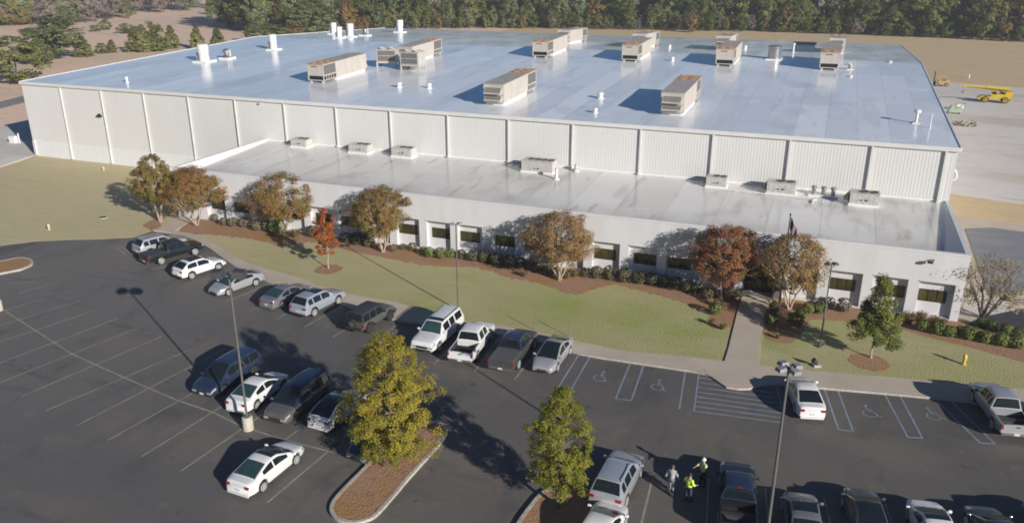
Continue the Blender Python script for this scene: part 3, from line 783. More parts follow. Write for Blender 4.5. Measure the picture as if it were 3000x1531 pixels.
def make_stack(label, r, h):
    t = empty("exhaust_stack", label, "exhaust stack", group="white exhaust stacks on the roof")
    b = MB(); b.box((-r * 1.5, -r * 1.5, -.15), (r * 1.5, r * 1.5, .22)); b.build("curb", CURBW, t)
    b = MB(); b.lathe([(r * .95, .222), (r * .88, h * .45), (r, h * .5), (r, h - .1), (r * .9, h), (r * .8, h - .02)], 24); b.build("barrel", CAPWHITE, t, smooth=40)
    b = MB(); b.box((-r * 1.45, -r * .3, .222), (-r * .98, r * .3, h * .52)); b.build("motor_box", UNIT_GREY, t)
    return t
s1 = make_stack("widest white exhaust stack, nearest the left front corner of the roof", .9, 2.8); place_roof(s1, 13.2, 23.4)
for x, y, s, l in [(15.6, 38.6, .95, "white exhaust stack standing alone in the middle of the left roof edge"), (16.1, 59.3, .82, "white exhaust stack, shorter left one of the three clustered at the ridge"), (15.4, 64.5, 1.0, "white exhaust stack just behind the right one of the ridge cluster"), (6.5, 72, .9, "white exhaust stack, leftmost of the cluster beyond the ridge"), (14.4, 87.5, 1.05, "white exhaust stack farthest back near the rear edge of the roof")]:
    c = copy_tree(s1); c["label"] = l; c.scale = (s * .8, s * .8, s * (.95 if y > 50 else 1)); place_roof(c, x, y)
def make_gvent(label):
    t = empty("roof_vent", label, "roof vent", group="grey mushroom roof vents")
    b = MB(); b.box((-1.0, -1.0, -.12), (1.0, 1.0, .25)); b.build("curb", CURBW, t)
    b = MB(); b.lathe([(.85, .252), (.4, .7), (.38, 1.0), (.62, 1.05), (.6, 1.35), (.25, 1.6)], 18); b.build("cowl", GALV, t, smooth=40)
    b = MB(); b.box((.45, -.2, .252), (.75, .2, 1.5)); b.build("motor_box", UNIT_GREY, t)
    return t
v1 = make_gvent("grey metal roof vent beside the widest white stack"); place_roof(v1, 14.6, 27.3)
c = copy_tree(v1); c["label"] = "grey metal roof vent beyond the stacks near the rear edge"; place_roof(c, 15.6, 70.0)
def make_cap(label):
    t = empty("roof_vent", label, "roof vent", group="small white vent caps on the roof")
    b = MB(); b.lathe([(.45, -.06), (.42, .06), (.28, .12), (.28, .4)], 14); b.build("base", CAPWHITE, t, smooth=40)
    b = MB(); b.lathe([(.30, .4), (.36, .45), (.36, .62), (.2, .72)], 14); b.build("cap", CAPWHITE, t, smooth=40)
    return t
cp = make_cap("small white vent cap, left of the two in front of the condensers"); place_roof(cp, 55.5, 12.2)
for x, y, s, l in [(59.7, 12.8, 1, "small white vent cap, right of the two in front of the condensers"), (83.3, 12.9, 1.1, "small white vent cap between the two front roof units"), (85, 4.6, .8, "low white vent cap close to the front eave"), (85.9, 45.3, .9, "small white vent cap right of the second ridge unit"), (81.4, 66, .9, "small white vent cap behind the ridge"), (16.1, 4, .6, "tiny white vent pipe near the left front eave"), (94.1, 72, .9, "small white vent cap behind the third ridge unit"), (117.5, 53, .8, "flat white vent cap on the right roof side by the ridge"), (112, 37.8, .8, "flat white vent cap in front of the rightmost ridge unit")]:
    c = copy_tree(cp); c["label"] = l; c.scale = (s, s, s * (.45 if l.startswith("flat") else (2.0 if l.startswith("tiny") else 1))); place_roof(c, x, y)
# tripod vent and post near the right eave
t = empty("vent_stack", "white tee shaped vent pipe near the right front corner", "vent pipe")
b = MB(); b.box((-.35, -.35, -.06), (.35, .35, .12)); b.build("base", CAPWHITE, t)
b = MB(); b.lathe([(.14, .12), (.14, 1.1), (.34, 1.15), (.34, 1.4), (.1, 1.5)], 12); b.build("pipe", CAPWHITE, t, smooth=40)
place_roof(t, 118.6, 9.9)
t = empty("roof_post", "thin white post beside the tee shaped vent", "post"); b = MB(); b.tube([(0, 0, -.05), (0, 0, 1.5)], .06, 8); b.build("post", CAPWHITE, t); b = MB(); b.lathe([(.16, -.03), (.12, .05)], 10); b.build("base", CAPWHITE, t); place_roof(t, 119.8, 8.0)
# drum, black unit and duct near the right of the ridge
t = empty("exhaust_drum", "grey drum shaped fan between the two right ridge units", "exhaust fan"); b = MB(); b.lathe([(1.0, .0), (.95, 1.7), (1.05, 1.75), (1.05, 2.0), (.7, 2.05)], 22); b.build("drum", GALV, t, smooth=40); b = MB(); b.box((-1.2, -1.2, -.12), (1.2, 1.2, .12)); b.build("curb", CURBW, t); place_roof(t, 100.7, 51.6)
t = empty("mechanical_box", "low black topped mechanical box behind the drum fan", "roof unit"); b = MB(); b.box((-1.7, -1.3, -.1), (1.7, 1.3, 1.3)); b.build("cabinet", mat("dark_blue_cabinet", (.06, .09, .13), rough=.4), t); b = MB(); b.box((-1.9, -1.5, 1.302), (1.9, 1.5, 1.6)); b.build("lid", mat("black_lid", (.015, .02, .03), rough=.4), t); place_roof(t, 104.3, 71)
t = empty("vent_stack", "tall white vent pipe in front of the black topped box", "vent pipe"); b = MB(); b.lathe([(.16, -.05), (.16, 1.3), (.26, 1.35), (.26, 1.55), (.1, 1.62)], 12); b.build("pipe", CAPWHITE, t, smooth=40); b = MB(); b.lathe([(.4, -.03), (.3, .06)], 12); b.build("base", CAPWHITE, t); place_roof(t, 102.7, 67)
t = empty("duct", "pale curved duct beside the rightmost ridge unit", "duct"); b = MB(); b.tube(smooth_line([(0, 0, .1), (0, 0, .8), (-.35, 0, 1.2), (-1.2, 0, 1.25)], 4), .36, 14); b.build("elbow", UNIT_TOP, t, smooth=50); b = MB(); b.box((-.6, -.6, -.1), (.6, .6, .12)); b.build("curb", CURBW, t); t.scale = (.8, .8, .7); place_roof(t, 111.9, 44.5)

# ------------------------------------------------------------------ plant on the annex roof
def zannex(y): return 5.52 + (5.52 - 4.85) * y / 16.2
def make_small_unit(label, W=2.4, D=1.6, H=1.15, fans=2, hood=True):
    t = empty("packaged_unit", label, "rooftop unit", group="small units on the annex roof")
    b = MB(); b.box((-W / 2 - .08, -D / 2 - .08, -.1), (W / 2 + .08, D / 2 + .08, .2)); b.build("curb", CURBW, t)
    b = MB(); b.box((-W / 2, -D / 2, .202), (W / 2, D / 2, H)); b.box((-W / 2 + W * .3, -D / 2 - .015, .25), (-W / 2 + W * .32, -D / 2 - .001, H - .05)); b.build("cabinet", UNIT_GREY, t)
    b = MB(); b.box((-W / 2 - .03, -D / 2 - .03, H + .002), (W / 2 + .03, D / 2 + .03, H + .05)); b.build("top_cover", UNIT_GREY, t)
    for q in range(fans):
        b = MB(); b.lathe([(.36, 0), (.36, .1), (.30, .1), (.29, .02)], 14, c=(W / 2 - .45 - q * .8, 0, H + .052)); b.build("fan_ring", LOUVRE, t)
    if hood:
        b = MB(); b.add([(-W / 2 - .003, -D / 2 + .1, H - .05), (-W / 2 - .003, D / 2 - .1, H - .05), (-W / 2 - .003, -D / 2 + .1, .4), (-W / 2 - .003, D / 2 - .1, .4), (-W / 2 - .5, -D / 2 + .1, .45), (-W / 2 - .5, D / 2 - .1, .45)], [(0, 4, 5, 1), (0, 2, 4), (1, 5, 3), (2, 3, 5, 4)]); b.build("intake_hood", LOUVRE, t)
    b = MB(); b.box((-.35, -D / 2 - .02, .5), (-.15, -D / 2 - .002, .64)); b.box((.02, -D / 2 - .02, .5), (.28, -D / 2 - .002, .66)); b.build("gauge_cover", LOUVRE, t)
    return t
def on_annex(o, x, y):
    o.location = (x, y, zannex(y))
    if o.name.startswith('packaged_unit'): o.scale = (o.scale[0] * .94, o.scale[1] * .94, o.scale[2] * .84)
    return o
u = on_annex(make_small_unit("small pale unit with black vents, leftmost against the ribbed wall"), 48.7, -1.2)
def put_unit(x, y, s, label): c = copy_tree(u); c.name = 'packaged_unit'; c["label"] = label; c.scale = s; return on_annex(c, x, y)
put_unit(57.4, -1.4, (1.15, 1, 1.05), "small pale unit with a black top vent, second from left against the wall")
put_unit(63.3, -1.4, (1.15, 1, 1.1), "small pale unit right beside a downspout, third from left against the wall")
put_unit(100.0, -1.6, (.9, 1, 1.05), "small pale unit, leftmost of the three at the right end of the annex roof")
put_unit(106.4, -1.9, (1.2, 1.1, 1.2), "pale unit with open side hood, middle of the three at the right end")
put_unit(114.1, -3.0, (1.15, 1.1, 1.2), "pale unit with white pipe along its foot, rightmost on the annex roof")
on_annex(make_small_unit("longest pale unit with four black top fans in the middle of the annex roof", 3.8, 2.0, 1.5, 4), 80.7, -2.2)
t = empty("vent_stack", "white vent pipe on a round foot in front of the longest annex unit", "vent pipe"); b = MB(); b.lathe([(.4, -.05), (.36, .08), (.16, .14), (.16, 1.2), (.2, 1.22)], 14); b.build("pipe", CAPWHITE, t, smooth=40); on_annex(t, 83.5, -4.6)
t = empty("vent_stack", "short pale vent pipe right of the longest annex unit", "vent pipe"); b = MB(); b.lathe([(.45, -.05), (.36, .3), (.2, .34), (.18, .8)], 14); b.build("pipe", UNIT_GREY, t, smooth=40); on_annex(t, 84.6, -1.0)
t = empty("gas_pipe", "white bent gas pipe lying in front of the right annex units", "pipe"); b = MB(); b.tube(smooth_line([(0, 0, .1), (8.2, -.4, .1), (8.5, -.9, .08), (8.5, -1.6, .05)], 4), .07, 8); b.build("pipe", CAPWHITE, t, smooth=50)
for q in range(3):
    b = MB(); b.box((1 + q * 3, -.3, -.05), (1.2 + q * 3, .2, .03)); b.build("support_block", CURBW, t)
on_annex(t, 101.0, -2.9)
t = empty("fan_guard", "grey metal exhaust pipes between the two right annex units", "exhaust vent"); b = MB(); b.box((-1.4, -.6, -.05), (1.4, .6, .15)); b.build("curb", CURBW, t)
for q in (-.9, 0, .9):
    b = MB(); b.lathe([(.2, .152), (.2, .7), (.3, .74), (.28, .95), (.1, 1.0)], 12, c=(q, 0, 0)); b.build("cowl", GALV, t, smooth=40)
on_annex(t, 110.4, -1.6)
# ------------------------------------------------------------------ vehicles
def paint(name, c, metal=0.0, rough=.28, coat=1.0):
    return mat("car_paint_" + name, c, tuple(v * .93 for v in c), rough=rough, metal=metal, coat=coat, scale=1.5)
P_WHITE = paint("white", (.70, .69, .67)); P_SILVER = paint("silver", (.43, .43, .44), .35, .32); P_BLUESILVER = paint("blue_silver", (.40, .44, .50), .35, .32)
P_GREY = paint("grey", (.21, .21, .225), .35); P_BLACK = paint("black", (.012, .014, .016)); P_NAVY = paint("navy", (.018, .03, .06)); P_DKGREY = paint("dark_grey", (.085, .085, .085), .25)
P_TAUPE = paint("taupe_grey", (.14, .132, .12), .3); P_DKGREEN = paint("dark_green", (.022, .035, .03))
GLASS_CAR = mat("car_glass", (.012, .018, .022), (.008, .012, .016), rough=.03, spec=.7)
GLASS_TEAL = mat("car_glass_green", (.03, .065, .065), (.02, .045, .05), rough=.03, spec=.7, scale=3)
TYRE = mat("tyre_rubber", (.018, .018, .018), (.026, .025, .024), rough=.85, scale=9)
RIM = mat("alloy_rim", (.48, .48, .48), (.40, .40, .40), rough=.35, metal=.25, scale=6)
RIM_DK = mat("dark_alloy_rim", (.10, .10, .10), (.07, .07, .07), rough=.35, metal=.6, scale=6)
PLASTIC = mat("dark_body_plastic", (.022, .022, .023), (.03, .03, .03), rough=.6, scale=6)
TAIL = mat("tail_light_red", (.30, .012, .018), (.20, .008, .012), rough=.12, scale=9, coat=1)
HEADL = mat("headlight_clear", (.36, .37, .39), (.25, .26, .28), rough=.08, scale=9, coat=1)
CHROME = mat("chrome_trim", (.62, .62, .63), (.55, .55, .56), rough=.15, metal=.9, scale=6)
PLATE = mat("number_plate", (.62, .63, .64), (.5, .51, .53), rough=.5, scale=14)
BEDLINER = mat("bed_liner", (.014, .014, .015), (.022, .022, .022), rough=.8, scale=5)
SOFT = mat("soft_top_fabric", (.03, .033, .038), (.022, .024, .028), rough=.85, scale=4)

def interp(tab, x):
    if x <= tab[0][0]: return tab[0][1]
    for (a, va), (b_, vb) in zip(tab, tab[1:]):
        if x <= b_:
            t = (x - a) / (b_ - a) if b_ > a else 0
            return va + (vb - va) * t
    return tab[-1][1]

# x runs from the rear (0) to the front (L). top = bonnet / belt / boot line
KINDS = dict(
    sedan=dict(L=4.85, W=1.83, H=1.45, r=.335, ax=(1.02, 3.85), sill=.24, top=[(0, .74), (.03, .92), (.1, 1.0), (.45, 1.03), (1.0, .99), (2.6, .95), (3.5, .92), (4.2, .83), (4.6, .73), (4.78, .64), (4.85, .52)], rb=.42, rr=1.72, fr=2.60, fb=3.88, win=[(1.18, 2.02), (2.12, 3.2)], taper=.27, notch=.25),
    hatch=dict(L=4.45, W=1.80, H=1.50, r=.335, ax=(.85, 3.50), sill=.24, top=[(0, .74), (.03, .9), (.08, .99), (1.0, .98), (3.1, .94), (3.8, .84), (4.2, .73), (4.38, .63), (4.45, .52)], rb=.10, rr=1.15, fr=2.40, fb=3.48, win=[(.72, 1.62), (1.74, 2.75)], taper=.18, notch=.2),
    coupe_suv=dict(L=4.7, W=1.88, H=1.62, r=.36, ax=(.92, 3.74), sill=.30, top=[(0, .84), (.03, 1.0), (.08, 1.08), (1.0, 1.07), (3.3, 1.02), (4.0, .94), (4.4, .84), (4.62, .72), (4.7, .58)], rb=.10, rr=.85, fr=2.45, fb=3.52, win=[(.66, 1.62), (1.72, 2.85)], taper=.22, notch=.25, clad=True),
    suv=dict(L=4.95, W=1.95, H=1.74, r=.375, ax=(.98, 3.90), sill=.32, top=[(0, .88), (.03, 1.04), (.07, 1.13), (1.0, 1.12), (3.6, 1.07), (4.3, 1.01), (4.7, .90), (4.88, .78), (4.95, .62)], rb=.09, rr=.62, fr=2.62, fb=3.72, win=[(.52, 1.0), (1.12, 1.95), (2.07, 2.95)], taper=.14, notch=.28, clad=True),
    big_suv=dict(L=5.55, W=2.02, H=1.92, r=.40, ax=(1.22, 4.52), sill=.38, top=[(0, 1.0), (.04, 1.20), (1.0, 1.20), (4.1, 1.18), (4.9, 1.13), (5.4, 1.05), (5.55, .80)], rb=.05, rr=.28, fr=3.35, fb=4.10, win=[(.36, 1.45), (1.62, 2.40), (2.54, 3.45)], taper=.10, notch=.28),
    minivan=dict(L=5.1, W=1.96, H=1.76, r=.345, ax=(1.0, 4.05), sill=.24, top=[(0, .88), (.05, 1.08), (1.0, 1.06), (3.9, 1.02), (4.6, .92), (4.95, .80), (5.1, .62)], rb=.07, rr=.40, fr=2.95, fb=4.15, win=[(.40, 1.20), (1.32, 2.25), (2.37, 3.35)], taper=.15, notch=.25),
    pickup=dict(L=5.75, W=1.98, H=1.88, r=.395, ax=(1.25, 4.72), sill=.42, top=[(0, 1.12), (2.0, 1.12), (2.05, 1.14), (4.2, 1.16), (5.1, 1.10), (5.6, 1.02), (5.75, .82)], rb=1.98, rr=2.12, fr=3.55, fb=4.32, win=[(2.26, 2.98), (3.10, 3.72)], taper=.10, notch=.28, bed=(.10, 1.90)),
    jeep=dict(L=4.3, W=1.80, H=1.84, r=.41, ax=(.85, 3.55), sill=.48, top=[(0, 1.10), (2.9, 1.10), (2.95, 1.14), (3.7, 1.10), (4.1, 1.06), (4.3, 1.0)], rb=.05, rr=.22, fr=2.60, fb=2.95, win=[(.25, .95), (1.07, 1.75), (1.87, 2.62)], taper=.08, notch=.34, jeep=True),
)

def make_wheel(r, w, rim_m, parent, x, y, side):
    b = MB()
    b.lathe([(r * .70, -w / 2), (r * .93, -w / 2), (r, -w * .36), (r, w * .36), (r * .93, w / 2), (r * .70, w / 2)], 22, axis='y')
    o = b.build("wheel", TYRE, parent, smooth=35); o.location = (x, y, r)
    rb = MB(); yo = side * (w / 2 + .004)
    pr = [(r * .74, -.02), (r * .74, .004), (r * .70, .012), (r * .65, .008), (r * .64, -.004)]
    rb.lathe(pr if side > 0 else [(a, -z) for a, z in pr][::-1], 22, c=(0, yo, 0), axis='y', cap=False)
    for k in range(10):
        a = k * 2 * PI / 10 + .3
        M = Matrix.Translation((0, yo + side * .001, 0)) @ Matrix.Rotation(a, 4, 'Y')
        rb.box((-.028, -.008, 0), (.028, .008, r * .66), M=M)
    rb.lathe([(r * .17, -.012), (r * .17, .012)], 10, c=(0, yo + side * .004, 0), axis='y')
    ro = rb.build("rim", rim_m, o, smooth=35)
    return o

def make_car(kind, pm, label, cat, name=None, rear=None, front=None, side='R', pos=None, head=None, roof=None, sunroof=None, glass=GLASS_CAR, rim=RIM, rails=False, tonneau=False, grille=PLASTIC, name_h=None, panroof=False, spoiler=False, third=False, plate_front=False, flip_mirror=False, Ls=1.0):
    K = KINDS[kind]; L, W, H, r = K['L'], K['W'], K['H'], K['r']
    pick = kind == 'pickup'; jeep = K.get('jeep')
    xa, xb = K['ax']; xm = (xa + xb) / 2
    root = empty(name or {'sedan': 'sedan', 'hatch': 'hatchback', 'coupe_suv': 'crossover', 'suv': 'suv', 'big_suv': 'large_suv', 'minivan': 'minivan', 'pickup': 'pickup_truck', 'jeep': 'offroad_car'}[kind], label, cat, group="cars parked in the lot")
    # placing: ground points of the two wheels on the visible side
    if rear is not None:
        a, c = at(*rear), at(*front); d = (c - a).normalized(); ang = math.atan2(d.y, d.x)
        nl = Vector((-d.y, d.x, 0)) * (W / 2 - .02)
        m = (a + c) / 2 + (nl if side == 'R' else -nl)
        root.location = m; root.rotation_euler = (0, 0, ang)
    else:
        root.location = pos; root.rotation_euler = (0, 0, head)
    tp, notch = K['taper'], K['notch']
    def hw(x):
        f = 1.0
        u = x / L
        if u > .80: f -= tp * ((u - .80) / .20) ** 2.2
        if u < .14: f -= tp * .6 * ((.14 - u) / .14) ** 2.2
        return W / 2 * f
    def ztop(x): return interp(K['top'], x)
    def zbot(x):
        z = K['sill']
        if x > L - .5: z = K['sill'] + .02
        for c in (xa, xb):
            R = r + .075
            if abs(x - c) < R: z = max(z, r + math.sqrt(max(R * R - (x - c) ** 2, 0)))
        return z
    bed = K.get('bed')
    def sect(x, inbed=False):
        w, zt, zb0 = hw(x), ztop(x), zbot(x)
        zs = K['sill']; lo = zb0
        h = zt - zs
        z2 = max(lo + .005, zs + .10); z3 = max(lo + .010, zs + h * .50); z4 = max(lo + .02, zt - h * .22); z5 = max(lo + .03, zt - .045)
        if lo > zs + .05:
            z2 = lo + .05
            z3 = max(z3, lo + .09)
        wi = .90
        P = [(0, lo), (w * .84, lo), (w * .985, z2), (w, z3), (w * .985, z4), (w * .95, z5)]
        if jeep: P = [(0, lo), (w * .84, lo), (w * .90, z2), (w * .91, z3), (w * .91, z4), (w * .90, z5)]
        if inbed:
            P += [(w * .93, zt), (w * .85, zt), (w * .845, .72), (0, .72)]
        else:
            k = .03 if not pick else .02
            P += [(w * .86, zt), (w * .60, zt + k * .7), (w * .3, zt + k), (0, zt + k * 1.1)]
        return P
    xsn = sorted(set([round(v, 4) for v in list(np.linspace(0, L, 34)) + [.02, .06, .12, .2, L - .02, L - .06, L - .12, L - .2]
                      + [c + s_ * (r + .075) * q for c in (xa, xb) for s_ in (-1, 1) for q in (1.0, .995, .93, .8, .6, .35, 0)] + ([p[0] for p in K['top']])]))
    xsn = [x for x in xsn if 0 <= x <= L]
    rows = []
    for x in xsn:
        if bed and abs(x - bed[0]) < .03 or bed and abs(x - bed[1]) < .03: continue
        rows.append((x, bool(bed and bed[0] < x < bed[1])))
    if bed:
        for e in bed:
            a = (e, False), (e, True)
            rows += list(a) if e == bed[0] else [(e, True), (e, False)]
        rows.sort(key=lambda t: (t[0], t[1] if t[0] == bed[0] else (not t[1])))
    b = MB(); npt = 10; grid = []
    for x, ib in rows:
        P = sect(x, ib)
        xx = x
        grid.append([(xx - L / 2 - (xm - L / 2), y, z) for (y, z) in P] + [(xx - L / 2 - (xm - L / 2), -y, z) for (y, z) in reversed(P[1:-1])])
    ox = xm                                                          # local x = x - ox
    nn = len(grid[0]); vs = [p for g_ in grid for p in g_]; fs = []; mi = []
    for i in range(len(grid) - 1):
        for j in range(nn):
            k = (j + 1) % nn
            f = (i * nn + j, (i + 1) * nn + j, (i + 1) * nn + k, i * nn + k)
            fs.append(f)
            jj = j if j < npt - 1 else nn - 1 - j
            m_ = 0
            if jj == 0: m_ = 1
            elif jj == 1 and (K.get('clad')): m_ = 1
            elif rows[i][1] and rows[i + 1][1] and jj in (7, 8): m_ = 2
            mi.append(m_)
    fs.append(tuple(reversed(range(nn)))[::-1]); mi.append(0)
    fs.append(tuple((len(grid) - 1) * nn + j for j in range(nn))[::-1]); mi.append(0)
    b.v = vs; b.f = fs; b.m = mi
    body = b.build("body", [pm, PLASTIC, BEDLINER], root, smooth=38)
    # fix normals once
    bm = bmesh.new(); bm.from_mesh(body.data); bmesh.ops.recalc_face_normals(bm, faces=bm.faces); bm.to_mesh(body.data); bm.free()
    # ---- greenhouse
    rb_, rr, fr, fb = K['rb'], K['rr'], K['fr'], K['fb']
    def zr(x):
        zb1 = ztop(rb_) - .02; zf1 = ztop(fb) - .02
        if x <= rr: return zb1 + (H - .05 - zb1) * ((x - rb_) / (rr - rb_)) ** (.92 if not pick else 1)
        if x >= fr: return zf1 + (H - .035 - zf1) * ((fb - x) / (fb - fr)) ** .94
        t = (x - rr) / (fr - rr)
        return H - .05 + (.015) * t + .045 * math.sin(PI * t)
    wins = K['win']
    st = set(np.linspace(rb_, rr, 7)) | set(np.linspace(rr, fr, 8)) | set(np.linspace(fr, fb, 8))
    for a, c in wins: st |= {a, c}
    if sunroof: st |= {sunroof[0], sunroof[1]}
    ws0, ws1 = fr + .05 * (fb - fr), fb - .06 * (fb - fr); rw0, rw1 = rb_ + .12 * (rr - rb_), rr - .08 * (rr - rb_)
    if panroof: rw1 = fr - .35
    st |= {ws0, ws1, rw0, rw1}
    st = sorted(st); st = [x for i, x in enumerate(st) if i == 0 or x - st[i - 1] > .004]
    G = []
    for x in st:
        zb1 = ztop(x) - .035; z = max(zr(x), zb1 + .005); wb = hw(x) * (.945 if not jeep else .90)
        fct = (z - zb1) / (H - zb1)
        wt = wb * (1 - (notch if not jeep else .10) * max(fct, 0))
        P = []
        for t_ in (0, .10, .84): P.append((wb + (wt - wb) * t_, zb1 + (z - .035 - zb1) * t_))
        P += [(wt, z - .03), (wt * .90, z - .002), (wt * .55, z + .02), (0, z + .03)]
        G.append([(x - ox, y, z_) for y, z_ in P])
    parts = {}
    def put(key, quadpts):
        parts.setdefault(key, []).append(quadpts)
    for i in range(len(st) - 1):
        xc = (st[i] + st[i + 1]) / 2
        for j in range(6):
            q = [G[i][j], G[i + 1][j], G[i + 1][j + 1], G[i][j + 1]]
            key = 'roof'
            if j == 1:
                for wi_, (a, c) in enumerate(wins):
                    if a < xc < c: key = ('side', wi_)
                if xc > fr + .72 * (fb - fr): key = 'roof'
            elif j in (4, 5):
                if ws0 < xc < ws1: key = 'ws'
                elif rw0 < xc < rw1: key = 'rw'
                elif sunroof and sunroof[0] < xc < sunroof[1] and j >= 4: key = 'sun'
            for s_ in (1, -1):
                qq = [(p[0], p[1] * s_, p[2]) for p in q]
                if s_ < 0: qq = qq[::-1]
                kk = key + (s_,) if isinstance(key, tuple) else key
                put(kk, qq)
    for key, qs in parts.items():
        b = MB(); seen = {}
        fl = []
        for q in qs:
            idx = []
            for p in q:
                kx = (round(p[0], 4), round(p[1], 4), round(p[2], 4))
                if kx not in seen: seen[kx] = len(b.v); b.v.append(p)
                idx.append(seen[kx])
            if len(set(idx)) >= 3:
                ded = []
                for t_ in idx:
                    if t_ not in ded: ded.append(t_)
                fl.append(tuple(ded))
        b.f = fl; b.m = [0] * len(fl)
        if key == 'roof': b.build("roof", roof or pm, root, smooth=38)
        elif key == 'ws': b.build("windscreen", glass, root, smooth=38)
        elif key == 'rw': b.build("rear_window", glass if not panroof else GLASS_CAR, root, smooth=38)
        elif key == 'sun': b.build("sunroof", GLASS_CAR, root, smooth=38)
        else: b.build("side_window", GLASS_CAR, root, smooth=38)
    # ---- wheels
    tw = .225 if not (pick or jeep) else .27
    for x in (xa, xb):
        for s_ in (1, -1):
            y = s_ * (W / 2 - tw / 2 - (.015 if not jeep else -.03))
            make_wheel(r, tw, rim, root, x - ox, y, s_)
    # ---- patches that follow the body surface
    def S(x, v, e=.010):
        P = sect(x); i = min(int(v), len(P) - 2); t_ = v - i
        y = P[i][0] + (P[i + 1][0] - P[i][0]) * t_; z = P[i][1] + (P[i + 1][1] - P[i][1]) * t_
        return (x - ox + (e if x > L / 2 else -e), y * (1 + e / max(y, .2)), z + e * .6)
    def patch(nm, x0, x1, v0, v1, m, nx=4, nv=3, both=True):
        for s_ in ((1, -1) if both else (1,)):
            b = MB(); vs_ = []
            for i in range(nx + 1):
                for j in range(nv + 1):
                    p = S(x0 + (x1 - x0) * i / nx, v0 + (v1 - v0) * j / nv); vs_.append((p[0], p[1] * s_, p[2]))
            f_ = [(i * (nv + 1) + j, (i + 1) * (nv + 1) + j, (i + 1) * (nv + 1) + j + 1, i * (nv + 1) + j + 1) for i in range(nx) for j in range(nv)]
            b.add(vs_, f_ if s_ > 0 else [q[::-1] for q in f_])
            b.build(nm, m, root, smooth=40)
    wf = hw(L); wr = hw(0); zfT = ztop(L); zT = ztop(0)
    if not jeep:
        patch("headlight", L - (.42 if not pick else .25), L - .001, 3.6, 4.9, HEADL)
        hb = MB()
        for s_ in (1, -1): hb.box((L - ox - .005, min(s_ * wf * .52, s_ * wf * .96), zfT - .17), (L - ox + .014, max(s_ * wf * .52, s_ * wf * .96), zfT - .02))
        for s_ in (1, -1):
            hb = MB(); hb.box((L - ox - .005, min(s_ * wf * .56, s_ * wf * .95), zfT - .17), (L - ox + .014, max(s_ * wf * .56, s_ * wf * .95), zfT - .03)); hb.build("lamp_face", HEADL, root)
        gb = MB(); gb.box((L - ox - .004, -wf * .52, zfT - .22), (L - ox + .016, wf * .52, zfT - .02)); gb.build("grille", grille, root)
        gb = MB(); gb.box((L - ox - .03, -wf * .8, K['sill'] + .03), (L - ox + .018, wf * .8, K['sill'] + .16)); gb.build("front_bumper", CHROME if pick else PLASTIC, root)
    else:
        for s_ in (1, -1):
            hb = MB(); hb.lathe([(.11, -.02), (.11, .02)], 14, c=(0, 0, 0), axis='y')
            hb.v = [(L - ox + q[1], s_ * .52 + q[0], .86 + q[2]) for q in hb.v]; hb.build("headlight", HEADL, root)
            rr_ = r + .13
            for cx in (xa, xb):
                fl = MB()
                pts = [(cx - ox + rr_ * math.cos(a), s_ * (W / 2 - .02), r + rr_ * math.sin(a)) for a in np.linspace(.25, PI - .25, 9)]
                for p0, p1 in zip(pts, pts[1:]):
                    fl.add([(p0[0], p0[1] - .13, p0[2]), (p0[0], p0[1] + .13, p0[2]), (p1[0], p1[1] + .13, p1[2]), (p1[0], p1[1] - .13, p1[2]), (p0[0], p0[1] - .13, p0[2] - .05), (p0[0], p0[1] + .13, p0[2] - .05), (p1[0], p1[1] + .13, p1[2] - .05), (p1[0], p1[1] - .13, p1[2] - .05)], [(0, 1, 2, 3), (4, 7, 6, 5), (0, 4, 5, 1), (1, 5, 6, 2), (2, 6, 7, 3), (0, 3, 7, 4)])
                fl.build("fender_flare", PLASTIC, root)
        gb = MB()
        for q in range(7): gb.box((L - ox - .004, -.36 + q * .105, .70), (L - ox + .014, -.31 + q * .105, 1.0))
        gb.build("grille", PLASTIC, root)
        sp = MB(); sp.lathe([(.2, -.11), (.37, -.11), (.39, -.05), (.39, .05), (.37, .11), (.2, .11)], 20, axis='y')
        sp.v = [(-ox - .14 + q[1], q[0] + .05, q[2] + .98) for q in sp.v]; so = sp.build("spare_wheel", TYRE, root, smooth=35)
        rb2 = MB(); rb2.lathe([(.22, -.02), (.22, .02)], 16, axis='y'); rb2.v = [(-ox - .25 + q[1], q[0] + .05, q[2] + .98) for q in rb2.v]; rb2.build("rim", P_TAUPE, so)
        bb = MB(); bb.box((-ox - .22, -.75, .52), (-ox - .02, .75, .68)); bb.build("rear_bumper", PLASTIC, root); bb = MB(); bb.box((L - ox + .02, -.75, .52), (L - ox + .25, .75, .68)); bb.build("front_bumper", PLASTIC, root)
    # rear
    zU = ztop(.08)
    tz0, tz1 = (zT - .33, zT - .05) if kind in ('pickup', 'big_suv', 'minivan', 'jeep') else (zU - .26, zU - .09)
    for s_ in (1, -1):
        tb = MB(); y0, y1 = (.87, 1.0) if kind in ('pickup', 'big_suv', 'minivan', 'jeep') else (.66, 1.0)
        tb.box((-ox - .016, min(s_ * wr * y0, s_ * (wr * y1 + .004)), tz0), (-ox + .16, max(s_ * wr * y0, s_ * (wr * y1 + .004)), tz1))
        tb.build("tail_light", TAIL, root)
    if not jeep:
        rbm = MB(); rbm.box((-ox - .05, -wr * .93, K['sill'] + .0), (-ox + .02, wr * .93, K['sill'] + .17)); rbm.build("rear_bumper", CHROME if pick else (PLASTIC if K.get('clad') else pm), root)
    pb = MB(); zp_ = K['sill'] + (.24 if not pick else .02); pb.box((-ox - .055 if pick else -ox - .02, -.16, zp_), (-ox - .053 if pick else -ox - .006, .16, zp_ + .15)); 
    if pick: pb = MB(); pb.box((-ox - .062, -.16, zp_), (-ox - .051, .16, zp_ + .14))
    pb.build("number_plate", PLATE, root)
